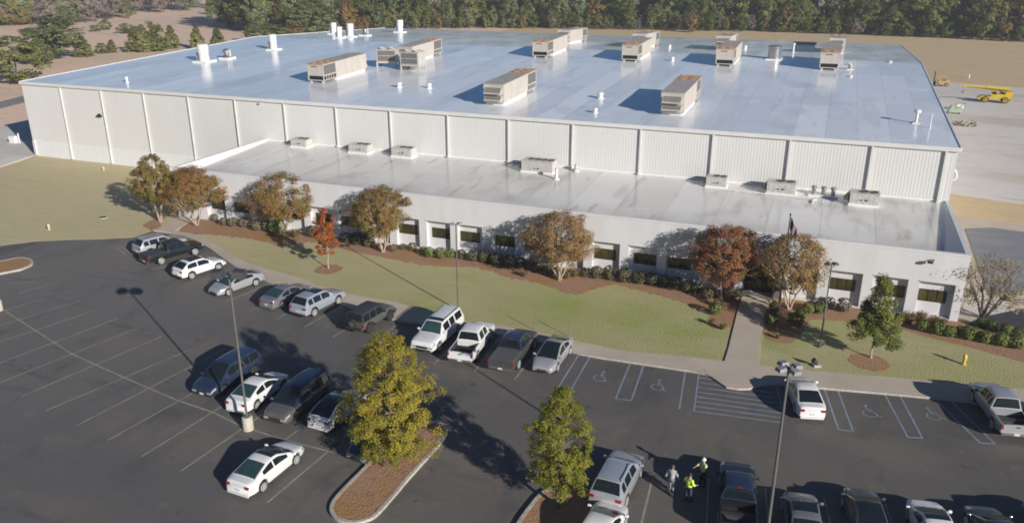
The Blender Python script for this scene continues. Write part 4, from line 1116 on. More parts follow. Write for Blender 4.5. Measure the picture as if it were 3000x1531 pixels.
    if plate_front:
        pb = MB(); pb.box((L - ox + .019, -.16, K['sill'] + .1), (L - ox + .03, .16, K['sill'] + .25)); pb.build("number_plate", PLATE, root)
    if pick:
        hb = MB(); hb.box((-ox - .012, -.13, zT - .18), (-ox - .001, .13, zT - .10)); hb.build("tailgate_handle", PLASTIC, root)
    # mirrors and handles
    mx_ = fb - .30 - ox
    for s_ in (1, -1):
        mb_ = MB(); yy = s_ * (hw(fb - .3) * .95); z0 = ztop(fb) + .02
        mb_.lathe([(.02, -.11), (.085, -.08), (.10, 0), (.085, .08), (.02, .11)], 10, c=(mx_, yy + s_ * .14, z0 + .07), axis='y')
        mb_.v = [(mx_ + (v_[0] - mx_) * .8, v_[1], v_[2]) for v_ in mb_.v]
        mb_.box((mx_ - .03, min(yy - s_ * .02, yy + s_ * .06), z0 + .02), (mx_ + .03, max(yy - s_ * .02, yy + s_ * .06), z0 + .07))
        mb_.build("wing_mirror", pm if not (jeep or pick) else PLASTIC, root, smooth=40)
        for a, c in wins[-2:]:
            hbx = MB(); xx = a + .10 - ox; Ph = sect(a + .1); hbx.box((xx, s_ * Ph[4][0] * 1.0 - .012, Ph[4][1] - .02), (xx + .2, s_ * Ph[4][0] + .012, Ph[4][1] + .015)); hbx.build("door_handle", pm, root)
    if rails:
        for s_ in (1, -1):
            rl = MB(); zz = H + .03; yy = s_ * (W / 2 * (1 - notch) * .88)
            rl.tube([(rr + .1 - ox, yy, H - .05), (rr + .25 - ox, yy, zz), (fr - .3 - ox, yy, zz + .01), (fr - .1 - ox, yy, H - .05)], .022, 6); rl.build("roof_rail", rails, root)
    if tonneau:
        tb = MB(); tb.box((bed[0] - ox - .02, -W / 2 * .90, 1.125), (bed[1] - ox + .02, W / 2 * .90, 1.155)); tb.build("bed_cover", BEDLINER if tonneau is True else tonneau, root)
    if third:
        tb = MB(); tb.box((rr - ox - .05, -.14, H - .06), (rr - ox + .01, .14, H - .005)); tb.build("brake_light", TAIL, root)
    # wipers
    wp = MB()
    for y0 in (-.55, .05): 
        p0 = (fb - .06 - ox, y0, zr(fb - .06) + .045); p1 = (fb - .18 - ox, y0 + .5, zr(fb - .18) + .045)
        wp.tube([p0, p1], .012, 5)
    wp.build("wiper", PLASTIC, root)
    return root

G_FRONT = "car in the row along the pavement"
# row along the pavement, left to right
c2 = dict(rear=(473.9, 775.9), front=(575.8, 747.7))
make_car('pickup', P_BLACK, "black crew cab pickup with red tail light, parked between silver suv and white crossover", "pickup truck", side='R', tonneau=mat("dark_bed_cover", (.05, .06, .065), rough=.5), **c2)
a_, f_ = at(473.9, 775.9), at(575.8, 747.7); d_ = (f_ - a_).normalized(); lf = Vector((-d_.y, d_.x, 0)) * 3.05
q0, q1 = pix(a_ + lf + d_ * .45), pix(f_ + lf - d_ * .15)
make_car('suv', P_SILVER, "silver suv half hidden behind the black pickup at the left end of its row", "suv", rear=q0[:2], front=q1[:2], side='R', rails=CHROME)
make_car('coupe_suv', P_WHITE, "white crossover with dark roof panel parked right of the black pickup", "car", rear=(564.2, 818.6), front=(642.8, 792.4), side='R', sunroof=(1.1, 2.4))
make_car('sedan', P_SILVER, "silver sedan backed in with teal windscreen, partly under the double lamp head", "car", front=(673.9, 866.1), rear=(750.5, 838.0), side='L', glass=GLASS_TEAL)
make_car('sedan', P_GREY, "grey sedan nosed in close beside the silver suv with sunroof", "car", rear=(829.3, 903.5), front=(899, 869), side='R', glass=GLASS_TEAL)
make_car('suv', P_BLUESILVER, "silver suv with dark glass sunroof, red tail light, right of the grey sedan", "suv", rear=(923.4, 927.1), front=(993.3, 891.2), side='R', sunroof=(1.6, 2.65))
make_car('jeep', P_TAUPE, "boxy grey offroad car with dark soft top and a spare wheel on its back", "offroad car", rear=(1091, 972), front=(1141, 941), side='R', roof=SOFT, rim=RIM_DK)
make_car('big_suv', P_WHITE, "large white suv backed in, facing the camera, with sunroof and roof rails", "suv", front=(1288, 1031), rear=(1344.5, 977.5), side='L', sunroof=(2.75, 3.25), rails=PLASTIC, glass=GLASS_TEAL)
make_car('pickup', P_WHITE, "white pickup with empty black bed facing away, beside the large white suv", "pickup truck", rear=(1400, 1056.7), front=(1443, 996), side='R')
make_car('pickup', P_DKGREY, "dark grey pickup with covered bed and bright red tail light", "pickup truck", rear=(1513, 1091), front=(1573, 1012), side='R', tonneau=mat("grey_bed_cover", (.10, .10, .10), rough=.6), third=True, roof=P_NAVY)
make_car('sedan', P_SILVER, "silver sedan backed in at the right end of the front row, small sunroof", "car", front=(1632, 1092), rear=(1673.5, 1035.5), side='L', sunroof=(2.2, 2.75))
make_car('sedan', P_WHITE, "white sedan alone in the accessible stall beside the blue hatched aisle", "car", rear=(2325.7, 1210.4), front=(2299, 1143.6), side='L', glass=GLASS_CAR)
make_car('pickup', P_SILVER, "silver pickup with open bed in the accessible stalls at the right edge", "pickup truck", rear=(2903.6, 1261), front=(2841.4, 1171.6), side='L')
# middle row
make_car('minivan', P_NAVY, "dark blue minivan with bright headlights, left end of the middle row", "minivan", front=(657, 1156), rear=(750, 1096), side='L', plate_front=True, rim=RIM_DK)
make_car('sedan', P_WHITE, "white sedan behind the concrete lamp base, its tail light red", "car", rear=(753.3, 1201.7), front=(834.9, 1138.8), side='R', glass=GLASS_TEAL)
make_car('minivan', P_TAUPE, "grey brown minivan facing the camera between two white cars", "minivan", front=(869.8, 1234.3), rear=(956, 1164), side='L', roof=P_NAVY, rim=RIM_DK, rails=PLASTIC)
make_car('hatch', P_WHITE, "white hatchback with one long dark glass roof beside the yellow tree", "car", rear=(986.3, 1260), front=(1068, 1194), side='R', panroof=True, rim=RIM_DK)
make_car('sedan', P_WHITE, "white sedan parked alone in the foreground with sunroof and red tail lights", "car", rear=(777.3, 1437.8), front=(868.6, 1362), side='R', sunroof=(2.15, 2.75), glass=GLASS_TEAL)
make_car('sedan', P_DKGREEN, "dark sedan almost hidden under the big yellow tree", "car", front=(1112, 1346), rear=(1192, 1282), side='L')
# near row
make_car('suv', P_SILVER, "silver suv with grey blue roof and roof rails beside the green tree", "suv", rear=(1841, 1474), front=(1873, 1408), side='R', rails=CHROME, roof=P_BLUESILVER)
make_car('sedan', P_WHITE, "white car cut by the lower frame edge, bonnet against the silver suv", "car", rear=(1784, 1637), front=(1828, 1553), side='R')
def near(fx, fy, ang, kind, pm, label, cat, dz=.62, **k):
    "placed by the middle of its nose"
    p = at(fx, fy, dz); d = Vector((-math.sin(ang), math.cos(ang), 0)); K = KINDS[kind]
    ctr = p - d * (K['L'] - (K['ax'][0] + K['ax'][1]) / 2)
    return make_car(kind, pm, label, cat, pos=(ctr.x, ctr.y, 0), head=ang + PI / 2, **k)
def heading(p, q):
    a, c = at(*p), at(*q); d = c - a; return math.atan2(-d.x, d.y)
near(2160, 1354, heading((2073, 1480), (2076, 1401)) * .5 + heading((2250, 1531), (2242, 1428)) * .5, 'pickup', P_BLACK, "black pickup with empty bed beside the people in the foreground", "pickup truck", dz=.95, third=True, roof=P_NAVY)
near(2340, 1441, heading((2254, 1560), (2242, 1428)), 'hatch', P_GREY, "grey hatchback with dark glass roof right of the tall foreground pole", "car", sunroof=(1.6, 2.4))
near(2512, 1428, heading((2440, 1560), (2414, 1455)), 'sedan', P_DKGREY, "dark grey sedan third from right in the near row", "car", sunroof=(1.6, 2.7))
near(2698, 1463, heading((2625, 1560), (2593, 1476)), 'sedan', P_WHITE, "white sedan with black sunroof in the near row at lower right", "car", sunroof=(2.1, 2.7))
near(2862, 1480, heading((2815, 1570), (2768, 1495)), 'sedan', P_DKGREEN, "dark green black sedan at the lower right corner", "car")
p_ = at(2990, 1190); near(3085, 1190, heading(zd(2355, 718), zd(2000, 375)), 'suv', P_GREY, "grey suv just outside the right edge, only its shadow showing", "suv")
near(3040, 1475, heading((2815, 1570), (2768, 1495)) + .04, 'minivan', P_GREY, "grey minivan just outside the lower right corner, only its shadow showing", "minivan")
# ------------------------------------------------------------------ trees and plants
BARK = mat("grey_brown_bark", (.20, .15, .115), (.13, .10, .08), rough=.95, scale=6, stretch=(3, 3, .6))
BARK_PALE = mat("pale_smooth_bark", (.46, .36, .28), (.33, .25, .19), rough=.8, scale=4, stretch=(2, 2, .5))
BARK_DARK = mat("dark_bark", (.10, .08, .065), (.07, .055, .045), rough=.95, scale=6, stretch=(3, 3, .6))
LF_YELLOW = leaf_mat("yellow_green_leaves", (0.25, 0.24, 0.045), (0.4, 0.35, 0.055), (0.5, 0.39, 0.06), 0.5)
LF_GREENY = leaf_mat("fresh_green_leaves", (0.22, 0.235, 0.045), (0.34, 0.325, 0.058), (0.43, 0.37, 0.07), 0.5)
LF_MYRT1 = leaf_mat("rust_and_green_leaves", (0.19, 0.195, 0.05), (0.32, 0.2, 0.065), (0.37, 0.185, 0.08), 0.42)
LF_MYRT2 = leaf_mat("faded_brown_leaves", (0.22, 0.19, 0.065), (0.34, 0.215, 0.085), (0.4, 0.24, 0.13), 0.42)
LF_MYRT3 = leaf_mat("red_brown_leaves", (0.19, 0.145, 0.05), (0.3, 0.135, 0.062), (0.35, 0.15, 0.09), 0.4)
LF_RED = leaf_mat("orange_red_leaves", (.26, .12, .03), (.42, .12, .035), (.52, .10, .04), .3)
LF_DARK = leaf_mat("dark_green_leaves", (0.085, 0.105, 0.03), (0.16, 0.19, 0.05), (0.26, 0.265, 0.08), 0.35)
LF_OAK = leaf_mat("young_oak_leaves", (.12, .145, .04), (.21, .235, .06), (.32, .31, .09), .4)
LF_BARE = leaf_mat("sparse_tan_leaves", (.22, .17, .08), (.30, .23, .12), (.36, .28, .16), .2)
LF_HEDGE = leaf_mat("hedge_leaves", (0.085, 0.085, 0.042), (0.12, 0.115, 0.06), (0.17, 0.155, 0.085), 0.05)
LF_HEDGEB = leaf_mat("brownish_hedge_leaves", (.13, .11, .07), (.18, .15, .095), (.23, .19, .12), .1)
LF_HEDGEG = leaf_mat("bright_hedge_leaves", (0.081, 0.119, 0.031), (0.156, 0.200, 0.056), (0.237, 0.269, 0.081), .12)
LF_STRAW = leaf_mat("dry_grass_blades", (.24, .18, .085), (.34, .26, .13), (.42, .33, .18), .2)
LF_CONE = leaf_mat("evergreen_sprays", (.13, .145, .05), (.19, .195, .065), (.27, .25, .09), .1)
LF_OLIVE = leaf_mat("far_olive_leaves", (0.105, 0.125, 0.04), (0.165, 0.18, 0.058), (0.25, 0.24, 0.08), 0.15)
LF_PINE = leaf_mat("far_pine_needles", (0.115, 0.14, 0.065), (0.165, 0.19, 0.08), (0.235, 0.25, 0.105), 0.15)
LF_AUT = leaf_mat("far_autumn_leaves", (0.16, 0.13, 0.05), (0.23, 0.155, 0.06), (0.3, 0.165, 0.06), 0.15)
LF_GREYBR = leaf_mat("far_bare_twigs", (.19, .15, .125), (.25, .20, .165), (.31, .25, .20), .1)

def leaf_cloud(name, clumps, n_per, size, seed, m, parent, up=.35, aspect=.6, out=.95, hollow=.35, jit=.5):
    "many small leaf faces gathered in clumps; clumps = (centre, (rx,ry,rz), tint)"
    rng = np.random.default_rng(seed)
    P, NN, T = [], [], []
    for (c, r, tint) in clumps:
        k = int(n_per * rng.uniform(.75, 1.25))
        d = rng.normal(size=(k, 3)); d /= np.linalg.norm(d, axis=1)[:, None]
        rad = (hollow + (1 - hollow) * rng.random(k) ** .6)[:, None]
        r3 = np.array(r if hasattr(r, '__len__') else (r, r, r))
        P.append(np.array(c) + d * rad * r3)
        NN.append(d); T.append(np.clip(tint + rng.normal(0, .20, k), 0, 1))
    P = np.concatenate(P); NN = np.concatenate(NN); T = np.concatenate(T); n = len(P)
    cen = np.mean([c for c, r, t_ in clumps], axis=0) * np.array([1, 1, .85])
    OD = P - cen; OD /= np.linalg.norm(OD, axis=1)[:, None] + 1e-6
    nrm = NN * .45 + OD * out + rng.normal(size=(n, 3)) * jit + np.array([0, 0, up]); nrm /= np.linalg.norm(nrm, axis=1)[:, None]
    t = rng.normal(size=(n, 3)); t -= nrm * np.sum(t * nrm, 1)[:, None]; t /= np.linalg.norm(t, axis=1)[:, None]
    bta = np.cross(nrm, t)
    s = size * rng.uniform(.55, 1.45, n)[:, None]
    a = t * s; b_ = bta * s * aspect
    V = np.stack([P - a, P - b_ + nrm * s * .12, P + a, P + b_ + nrm * s * .12], 1).reshape(-1, 3)
    me = bpy.data.meshes.new(name)
    me.vertices.add(4 * n); me.vertices.foreach_set("co", V.astype(np.float32).ravel())
    me.loops.add(4 * n); me.loops.foreach_set("vertex_index", np.arange(4 * n, dtype=np.int32))
    me.polygons.add(n); me.polygons.foreach_set("loop_start", np.arange(0, 4 * n, 4, dtype=np.int32))
    at_ = me.attributes.new("tint", 'FLOAT', 'FACE'); at_.data.foreach_set("value", T.astype(np.float32))
    me.materials.append(m); me.update(calc_edges=True)
    o = bpy.data.objects.new(name, me); scene.collection.objects.link(o)
    if parent: o.parent = parent
    return o

def limb(b, p0, p1, r0, r1, rnd, wob=.12, n=6, k=4):
    p0, p1 = Vector(p0), Vector(p1); L = (p1 - p0).length; pts = []; rad = []
    for i in range(k + 1):
        t = i / k; q = p0.lerp(p1, t)
        if 0 < i < k: q += Vector((rnd.uniform(-1, 1), rnd.uniform(-1, 1), rnd.uniform(-.4, .8))) * wob * L * .35
        pts.append(q); rad.append(r0 + (r1 - r0) * t)
    b.tube(pts, rad, n); return pts

def crown_points(rnd, n, W, z0, z1, shape, fill):
    "clump centres in a crown of width W between z0 and z1"
    out = []; H = z1 - z0; tries = 0
    ph = [rnd.uniform(0, 6.28) for _ in range(4)]
    while len(out) < n and tries < n * 60:
        tries += 1
        t = rnd.random()
        if shape == 'cone': prof = (1.02 - t) ** .8 * (.55 + .45 * min(t / .12, 1))
        elif shape == 'dome': prof = math.sqrt(max(1 - max((t - .30) / .70, 0) ** 2, 0)) * (.62 + .38 * min(t / .30, 1))
        elif shape == 'column': prof = (.62 + .38 * math.sin(PI * min(t * 1.1, 1))) * (1 if t < .75 else (1 - (t - .75) / .25 * .75))
        elif shape == 'egg': prof = math.sin(PI * (t * .86 + .10)) ** .75
        elif shape == 'broad': prof = (.70 + .30 * min(t / .22, 1)) if t < .45 else max(1 - ((t - .45) / .62) ** 1.7, .12)
        else: prof = math.sqrt(max(1 - (2 * t - 1) ** 2, 0))
        a = rnd.uniform(0, 2 * PI); rr = (fill + (1 - fill) * rnd.random() ** .5)
        lobe = 1 + .16 * math.sin(2 * a + ph[0] + 2.2 * t) + .15 * math.sin(3 * a + ph[1] - 3 * t) + .11 * math.sin(5 * a + ph[2] + 5 * t)
        if shape in ('dome', 'broad', 'column') and rnd.random() < .10: lobe *= 1.16
        R = W / 2 * prof * rr * min(lobe, 1.22)
        p = (R * math.cos(a), R * math.sin(a), z0 + t * H)
        if rnd.random() < .35 + .65 * prof:
            out.append((p, t, rr * prof))
    return out

def make_tree(name, label, cat, H, W, clear, shape, leaf, leafsize, n_cl, n_per, bark, seed, stems=1, trunk_r=.14, cl_r=.16, fill=.35, group=None, tint=(.25, .75), hollow=.35, lean=(0, 0), limb_frac=.6, tint_dir=0):
    rnd = random.Random(seed)
    root = empty(name, label, cat, group=group)
    pts = crown_points(rnd, n_cl, W, clear, H - W * cl_r * .6, shape, fill)
    b = MB()
    top = Vector((lean[0], lean[1], clear + (H - clear) * (.62 if stems == 1 else .25)))
    bases = []
    if stems == 1:
        tr = limb(b, (0, 0, -.05), top, trunk_r, trunk_r * .32, rnd, .07, 9, 7)
        b.lathe([(trunk_r * 1.7, -.06), (trunk_r * 1.15, .12), (trunk_r * .98, .3)], 9)
        bases = [(p, trunk_r * (1 - .65 * i / 7)) for i, p in enumerate(tr) if p.z > clear * .8]
    else:
        for s in range(stems):
            a = 2 * PI * s / stems + rnd.uniform(-.4, .4); e = W * rnd.uniform(.13, .24)
            tp = (math.cos(a) * e, math.sin(a) * e, clear * rnd.uniform(.95, 1.25))
            tr = limb(b, (math.cos(a) * trunk_r * .8, math.sin(a) * trunk_r * .8, -.05), tp, trunk_r * .75, trunk_r * .4, rnd, .1, 7, 5)
            bases.append((tr[-1], trunk_r * .4)); bases.append((tr[-2], trunk_r * .45))
    for (p, t, q) in pts:
        if rnd.random() < limb_frac:
            p_ = Vector(p)
            bs = min(bases, key=lambda w: (w[0] - p_).length + (2 if w[0].z > p_.z else 0))
            limb(b, bs[0], p_, max(bs[1] * .42, .025), .012, rnd, .18, 5, 4)
    b.build("trunk", bark, root, smooth=50)
    cl = []
    for (p, t, q) in pts:
        r = W * cl_r * rnd.uniform(.7, 1.25)
        tn = rnd.uniform(*tint) + tint_dir * (t - .5)
        cl.append((p, (r, r, r * .78), tn))
    leaf_cloud("crown", cl, n_per, leafsize, seed, leaf, root, hollow=hollow)
    return root

def plant(base_px, top_y, w_px, **k):
    "tree placed by the foot, the height of its tip and its width in the photograph"
    z = k.pop('z', .05); p = at(*base_px, z); p.z = z
    H = height_to(p, top_y); k['clear'] = k['clear'] * H if k['clear'] < .6 else k['clear']; W = w_px * mpp((p.x, p.y, H * .6))
    t = make_tree(H=H, W=W, **k); t.location = p; t.rotation_euler.z = 0
    return t

plant((1153, 1352), 972, 290, name="maple_tree", label="big yellow green tree on the long mulch island in the car park", cat="tree", clear=.75, shape='broad', leaf=LF_YELLOW, leafsize=.052, n_cl=380, n_per=125, bark=BARK, seed=4, trunk_r=.15, cl_r=.07, fill=.1, tint=(.05, .8), z=.15, tint_dir=.25, hollow=.05)
plant((1637, 1482), 1128, 205, name="maple_tree", label="narrow green tree in the foreground island beside the silver suv", cat="tree", clear=1.0, shape='column', leaf=LF_GREENY, leafsize=.05, n_cl=260, n_per=120, bark=BARK, seed=12, trunk_r=.12, cl_r=.085, fill=.1, tint=(.05, .75), z=.15, lean=(.1, .3), tint_dir=-.1, hollow=.05)
MY = "crape myrtles along the front of the annex"
def myrtle(px, ty, w, leaf, seed, label, n_cl=230, n_per=90, tint=(.15, .85), clear=.30, td=0, fill=.35, cl=.075):
    return plant(px, ty, w, name="crape_myrtle", label=label, cat="tree", clear=clear, shape='dome', leaf=leaf, leafsize=.07, n_cl=n_cl, n_per=n_per, bark=BARK_PALE, seed=seed, stems=4, trunk_r=.13, cl_r=cl, fill=fill, group=MY, tint=tint, tint_dir=td)
myrtle((470, 648), 450, 125, LF_MYRT1, 21, "green and rust tree at the far left corner of the annex, shadow on the lawn", tint=(.0, .6), td=.1)
myrtle((578, 658), 484, 172, LF_MYRT1, 22, "rust brown many stemmed tree right of the leftmost tree by the annex", tint=(.3, .95), td=.3)
myrtle((834, 682), 503, 195, LF_MYRT1, 43, "rounded green and rust tree between the far left windows, left of the small red tree", tint=(.05, .85), td=.1)
myrtle((1123, 736), 540, 165, LF_MYRT1, 24, "rust and green tree just right of the small red tree", tint=(.2, .9), td=.2)
myrtle((1638, 819), 617, 225, LF_MYRT2, 25, "wide faded brown tree with pale trunk in the middle of the annex front", tint=(.1, .9), td=.3, n_per=78, fill=.4)
myrtle((2116, 876), 655, 212, LF_MYRT3, 26, "dark red brown tree left of the entrance door", tint=(.1, .95), td=.35, n_per=100)
myrtle((2312, 903), 678, 205, LF_MYRT2, 27, "thinning brown tree with white trunks behind the flagpole", tint=(.05, .85), td=.35, n_per=58, cl=.075)
plant((962, 785), 606, 68, name="red_maple", label="small bright orange red tree on a mulch ring in the lawn", cat="tree", clear=1.6, shape='column', leaf=LF_RED, leafsize=.065, n_cl=75, n_per=95, bark=BARK_PALE, seed=31, trunk_r=.06, cl_r=.13, fill=.15, tint=(.3, .95), tint_dir=.5)
plant((2551, 1046), 800, 172, name="young_oak", label="young green cone shaped tree on a mulch ring at the right", cat="tree", clear=1.3, shape='cone', leaf=LF_OAK, leafsize=.07, n_cl=130, n_per=120, bark=BARK_PALE, seed=33, trunk_r=.07, cl_r=.10, fill=.2, tint=(.15, .95), tint_dir=.2)
# nearly bare tree beyond the right corner
bt = plant((2880, 930), 742, 250, name="bare_tree", label="nearly bare spreading tree with dark limbs beyond the right corner of the annex", cat="tree", clear=1.6, shape='dome', leaf=LF_BARE, leafsize=.075, n_cl=85, n_per=42, bark=BARK_DARK, seed=35, stems=7, trunk_r=.15, cl_r=.11, fill=.45, tint=(.1, .9), limb_frac=1.0, hollow=.1)

# ---- clipped shrubs
def shrub_mesh(seed, leaf, squash=.85):
    rnd = random.Random(seed)
    t = empty("round_shrub", "clipped round shrub", "shrub")
    b = MB()
    for i in range(5):
        a = i * 1.3; limb(b, (0, 0, -.05), (math.cos(a) * .4, math.sin(a) * .4, .75), .05, .015, rnd, .1, 5, 3)
    b.build("stem", BARK_DARK, t)
    cl = []
    for i in range(240):
        d = Vector((rnd.gauss(0, 1), rnd.gauss(0, 1), rnd.gauss(0, 1))).normalized()
        q = Vector([math.copysign(abs(v) ** .78, v) for v in d]); q *= rnd.choice([.92, .92, .92, .92, .7]) / max(1, q.length * .92)
        cl.append(((q.x, q.y, squash + .05 + q.z * squash), .10, rnd.uniform(.2, .8)))
    leaf_cloud("foliage", cl, 34, .05, seed, leaf, t, hollow=.2, up=.15, out=1.9, jit=.24)
    return t
SH = {}
for key, lf in (('n', LF_HEDGE), ('b', LF_HEDGEB), ('g', LF_HEDGEG)):
    SH[key] = [shrub_mesh(50 + i + ord(key), lf) for i in range(2)]
used = set(); shr = random.Random(5)
def shrub(px, rpx, key, label, group, z=.07):
    p = at(px[0], px[1], z); r = rpx * 1.02 * mpp(p); s = shr.choice([0, 1]); src = SH[key][s]
    o = src if (key, s) not in used else copy_tree(src)
    used.add((key, s))
    o.location = (p.x, p.y + r * .5, z - .03); o.scale = (r, r, r * shr.uniform(1.0, 1.15)); o.rotation_euler = (0, 0, shr.uniform(0, 6.28))
    o["label"] = label; o["group"] = group; return o
ORD = ["first", "second", "third", "fourth", "fifth", "sixth", "seventh", "eighth", "ninth", "tenth", "eleventh", "twelfth", "thirteenth"]
LB1 = "round dark shrub, %s from left in the hedge under the left annex windows"
for k_, (u, v, r) in enumerate([(1610, 355, 28), (1680, 387, 30), (1745, 397, 36), (1830, 402, 40), (1930, 427, 42), (2005, 432, 42), (2350, 478, 45), (2420, 490, 40)]):
    shrub(zg(u, v), r / 2.576, 'b' if u < 2300 else 'n', LB1 % ORD[k_], "hedge under the left annex windows")
shrub(zg(2075, 455), 24, 'g', "large dark green shrub in the shade of the second rounded tree", "single dark shrubs")
LB2 = "round dark shrub, %s from left in the short row beside the small red tree"
for k_, (u, v, r) in enumerate([(35, 520, 42), (110, 535, 48), (195, 548, 52)]): shrub(zf(u, v), r / 2.576, 'n', LB2 % ORD[k_], "shrubs by the red tree")
LB3 = "low sparse shrub, %s from left between the small red tree and middle lamp pole"
for k_, (u, v, r) in enumerate([(290, 572, 30), (385, 585, 28), (460, 570, 26), (530, 580, 34), (610, 605, 30), (655, 628, 42), (740, 638, 44), (815, 630, 36)]): shrub(zf(u, v), r / 2.576, 'b' if u < 600 else 'g', LB3 % ORD[k_], "low shrubs left of the lamp pole")
LB4 = "round dark shrub, %s from left between middle lamp pole and wide brown tree"
for k_, (u, v, r) in enumerate([(900, 640, 36), (985, 658, 46), (1075, 668, 48), (1160, 690, 54), (1258, 705, 52), (1345, 712, 46), (1420, 720, 42), (1488, 738, 42), (1555, 765, 46), (1600, 778, 38)]): shrub(zf(u, v), r / 2.576, 'n', LB4 % ORD[k_], "hedge left of the wide brown tree")
LB5 = "round dark shrub, %s from left between wide brown and red brown tree"
for k_, (u, v, r) in enumerate([(1835, 778, 36), (1920, 790, 48), (2020, 800, 54), (2128, 818, 56), (2236, 830, 54), (2335, 838, 48), (2425, 850, 48), (2515, 868, 48), (2600, 885, 46), (2670, 900, 40)]): shrub(zf(u, v), r / 2.576, 'n', LB5 % ORD[k_], "hedge right of the wide brown tree")
for q, r, k, l in [(ze(238, 1062), 48, 'g', "bright round shrub left of the walkway, standing clear of the mulch edge"), (ze(180, 945), 44, 'n', "dark shrub under the red brown tree"), (ze(262, 1000), 34, 'b', "greyish shrub behind the bright one left of the walkway"), (ze(395, 935), 26, 'b', "tan shrub beside the left step of the walkway"),
                   (ze(690, 1045), 42, 'b', "greyish shrub at the foot of the flagpole"), (ze(662, 1135), 52, 'g', "dark green shrub in front of the flagpole foot"), (ze(850, 1150), 58, 'g', "wide dark green shrub in the shade right of the flagpole"), (ze(890, 1090), 44, 'g', "bright shrub, left lower one of three beside the white trunks"), (ze(945, 1050), 44, 'g', "bright shrub, upper one of three beside the white trunks"), (ze(1035, 1055), 52, 'g', "bright shrub right of the three beside the lamp pole"),
                   (ze(1105, 1005), 40, 'b', "brown shrub behind the right lamp pole"), (ze(1210, 1040), 56, 'b', "large brown shrub left of the young cone tree")]:
    shrub(q, r / 2.576, k, l, "shrubs round the entrance")
LB6 = "round green shrub, %s of the row at the right end of the bed"
for k_, (u, v, r) in enumerate([(1800, 1185, 46), (1918, 1212, 54), (2010, 1230, 46), (2092, 1205, 34), (2150, 1252, 52), (2205, 1210, 32), (2278, 1275, 52), (2402, 1300, 54), (2530, 1322, 60), (2330, 1180, 40), (2440, 1215, 46), (2250, 1150, 36), (2540, 1240, 44)]): shrub(ze(u, v), r / 2.576, 'g', LB6 % ORD[k_], "shrubs at the right end of the bed")
# ---- dry ornamental grasses
def grass_clump(seed, m):
    rnd = random.Random(seed); b = MB()
    for i in range(230):
        a = rnd.uniform(0, 6.28); r0 = rnd.uniform(0, .25); l = rnd.uniform(.6, 1.1); o = rnd.uniform(.1, .75)
        p0 = Vector((math.cos(a) * r0, math.sin(a) * r0, -.03)); p1 = p0 + Vector((math.cos(a) * o * .5, math.sin(a) * o * .5, l * .7)); p2 = p0 + Vector((math.cos(a) * o, math.sin(a) * o, l * (.95 - o * .4)))
        t = Vector((-math.sin(a), math.cos(a), 0)) * .018
        b.add([p0 - t, p0 + t, p1 + t, p1 - t, p2], [(0, 1, 2, 3), (3, 2, 4)])
    return b.build("grass_clump", m)
gc = [grass_clump(i, LF_STRAW) for i in range(2)]; gfirst = [True, True]
for q, r, l in [(ze(1700, 1120), 70, "tall tan grass clump right of the young cone tree"), (ze(1790, 1110), 70, "tan grass clump in front of the rightmost annex window"), (ze(1890, 1135), 62, "tan grass clump above the bright green shrubs at right"), (ze(1960, 1140), 50, "small tan grass clump by the right corner of the annex"), (zf(1700, 780), 62, "pale green tan grass clump right of the wide brown tree trunk"), (zf(1760, 770), 52, "pale grass clump between the wide brown tree and the hedge"), (zg(2230, 475), 55, "tan grass clump right of the second rounded tree"),
                (ze(215, 1130), 40, "small straw clump in the mulch left of the walkway"), (ze(300, 1165), 40, "straw clump at the mulch edge left of the walkway"), (ze(720, 1235), 34, "straw clump in the mulch right of the walkway"), (zf(1380, 770), 40, "orange straw clump at the mulch edge before the wide brown tree")]:
    p = at(*q, .07); i = int(q[0]) % 2; r = r / 2.576 * mpp(p)
    o = gc[i] if gfirst[i] else gc[i].copy()
    if not gfirst[i]: scene.collection.objects.link(o)
    gfirst[i] = False
    o.location = (p.x, p.y, .06); s = r * 1.35; o.scale = (s, s, s * 1.05); o.rotation_euler.z = q[1]
    tag(o, l, "ornamental grass", "dry grass clumps in the bed")

# ------------------------------------------------------------------ far trees
FT = {}
def far_tree(key, H, W, clear, shape, leaf, seed, n_cl=60, n_per=60, ls=.34, bark=BARK_DARK, cl=.13, tint=(.1, .9), fill=.3, tr=.22):
    FT.setdefault(key, []).append(make_tree("tree", "tree", "tree", H, W, clear, shape, leaf, ls, n_cl, n_per, bark, seed, trunk_r=tr, cl_r=cl, fill=fill, tint=tint, limb_frac=.35))
for s in range(3): far_tree('olive', 17, 10.5, 1.6, 'egg', LF_OLIVE, 70 + s)
for s in range(2): far_tree('dark', 17, 11, 1.2, 'egg', LF_DARK, 80 + s, tint=(.1, .6))
for s in range(2): far_tree('pine', 19, 8.5, 2, 'egg', LF_PINE, 90 + s, n_cl=85, cl=.15)
for s in range(2): far_tree('autumn', 15, 9.5, 1.2, 'egg', LF_AUT, 100 + s)
for s in range(2): far_tree('bare', 16, 9, 2, 'egg', LF_GREYBR, 110 + s, n_cl=60, n_per=40, ls=.28)
for s in range(2): far_tree('cone', 8, 5, .2, 'cone', LF_CONE, 120 + s, n_cl=150, n_per=60, ls=.18, tint=(.1, .9), cl=.09, fill=.15)
LABEL = dict(olive="olive green broadleaf tree", dark="dark green broadleaf tree", pine="tall green pine", autumn="rusty autumn coloured tree", bare="grey brown leafless tree", cone="small cone shaped evergreen")
NAME = dict(olive="broadleaf_tree", dark="broadleaf_tree", pine="pine_tree", autumn="autumn_tree", bare="leafless_tree", cone="evergreen_tree")
fused = set(); fr_ = random.Random(17)
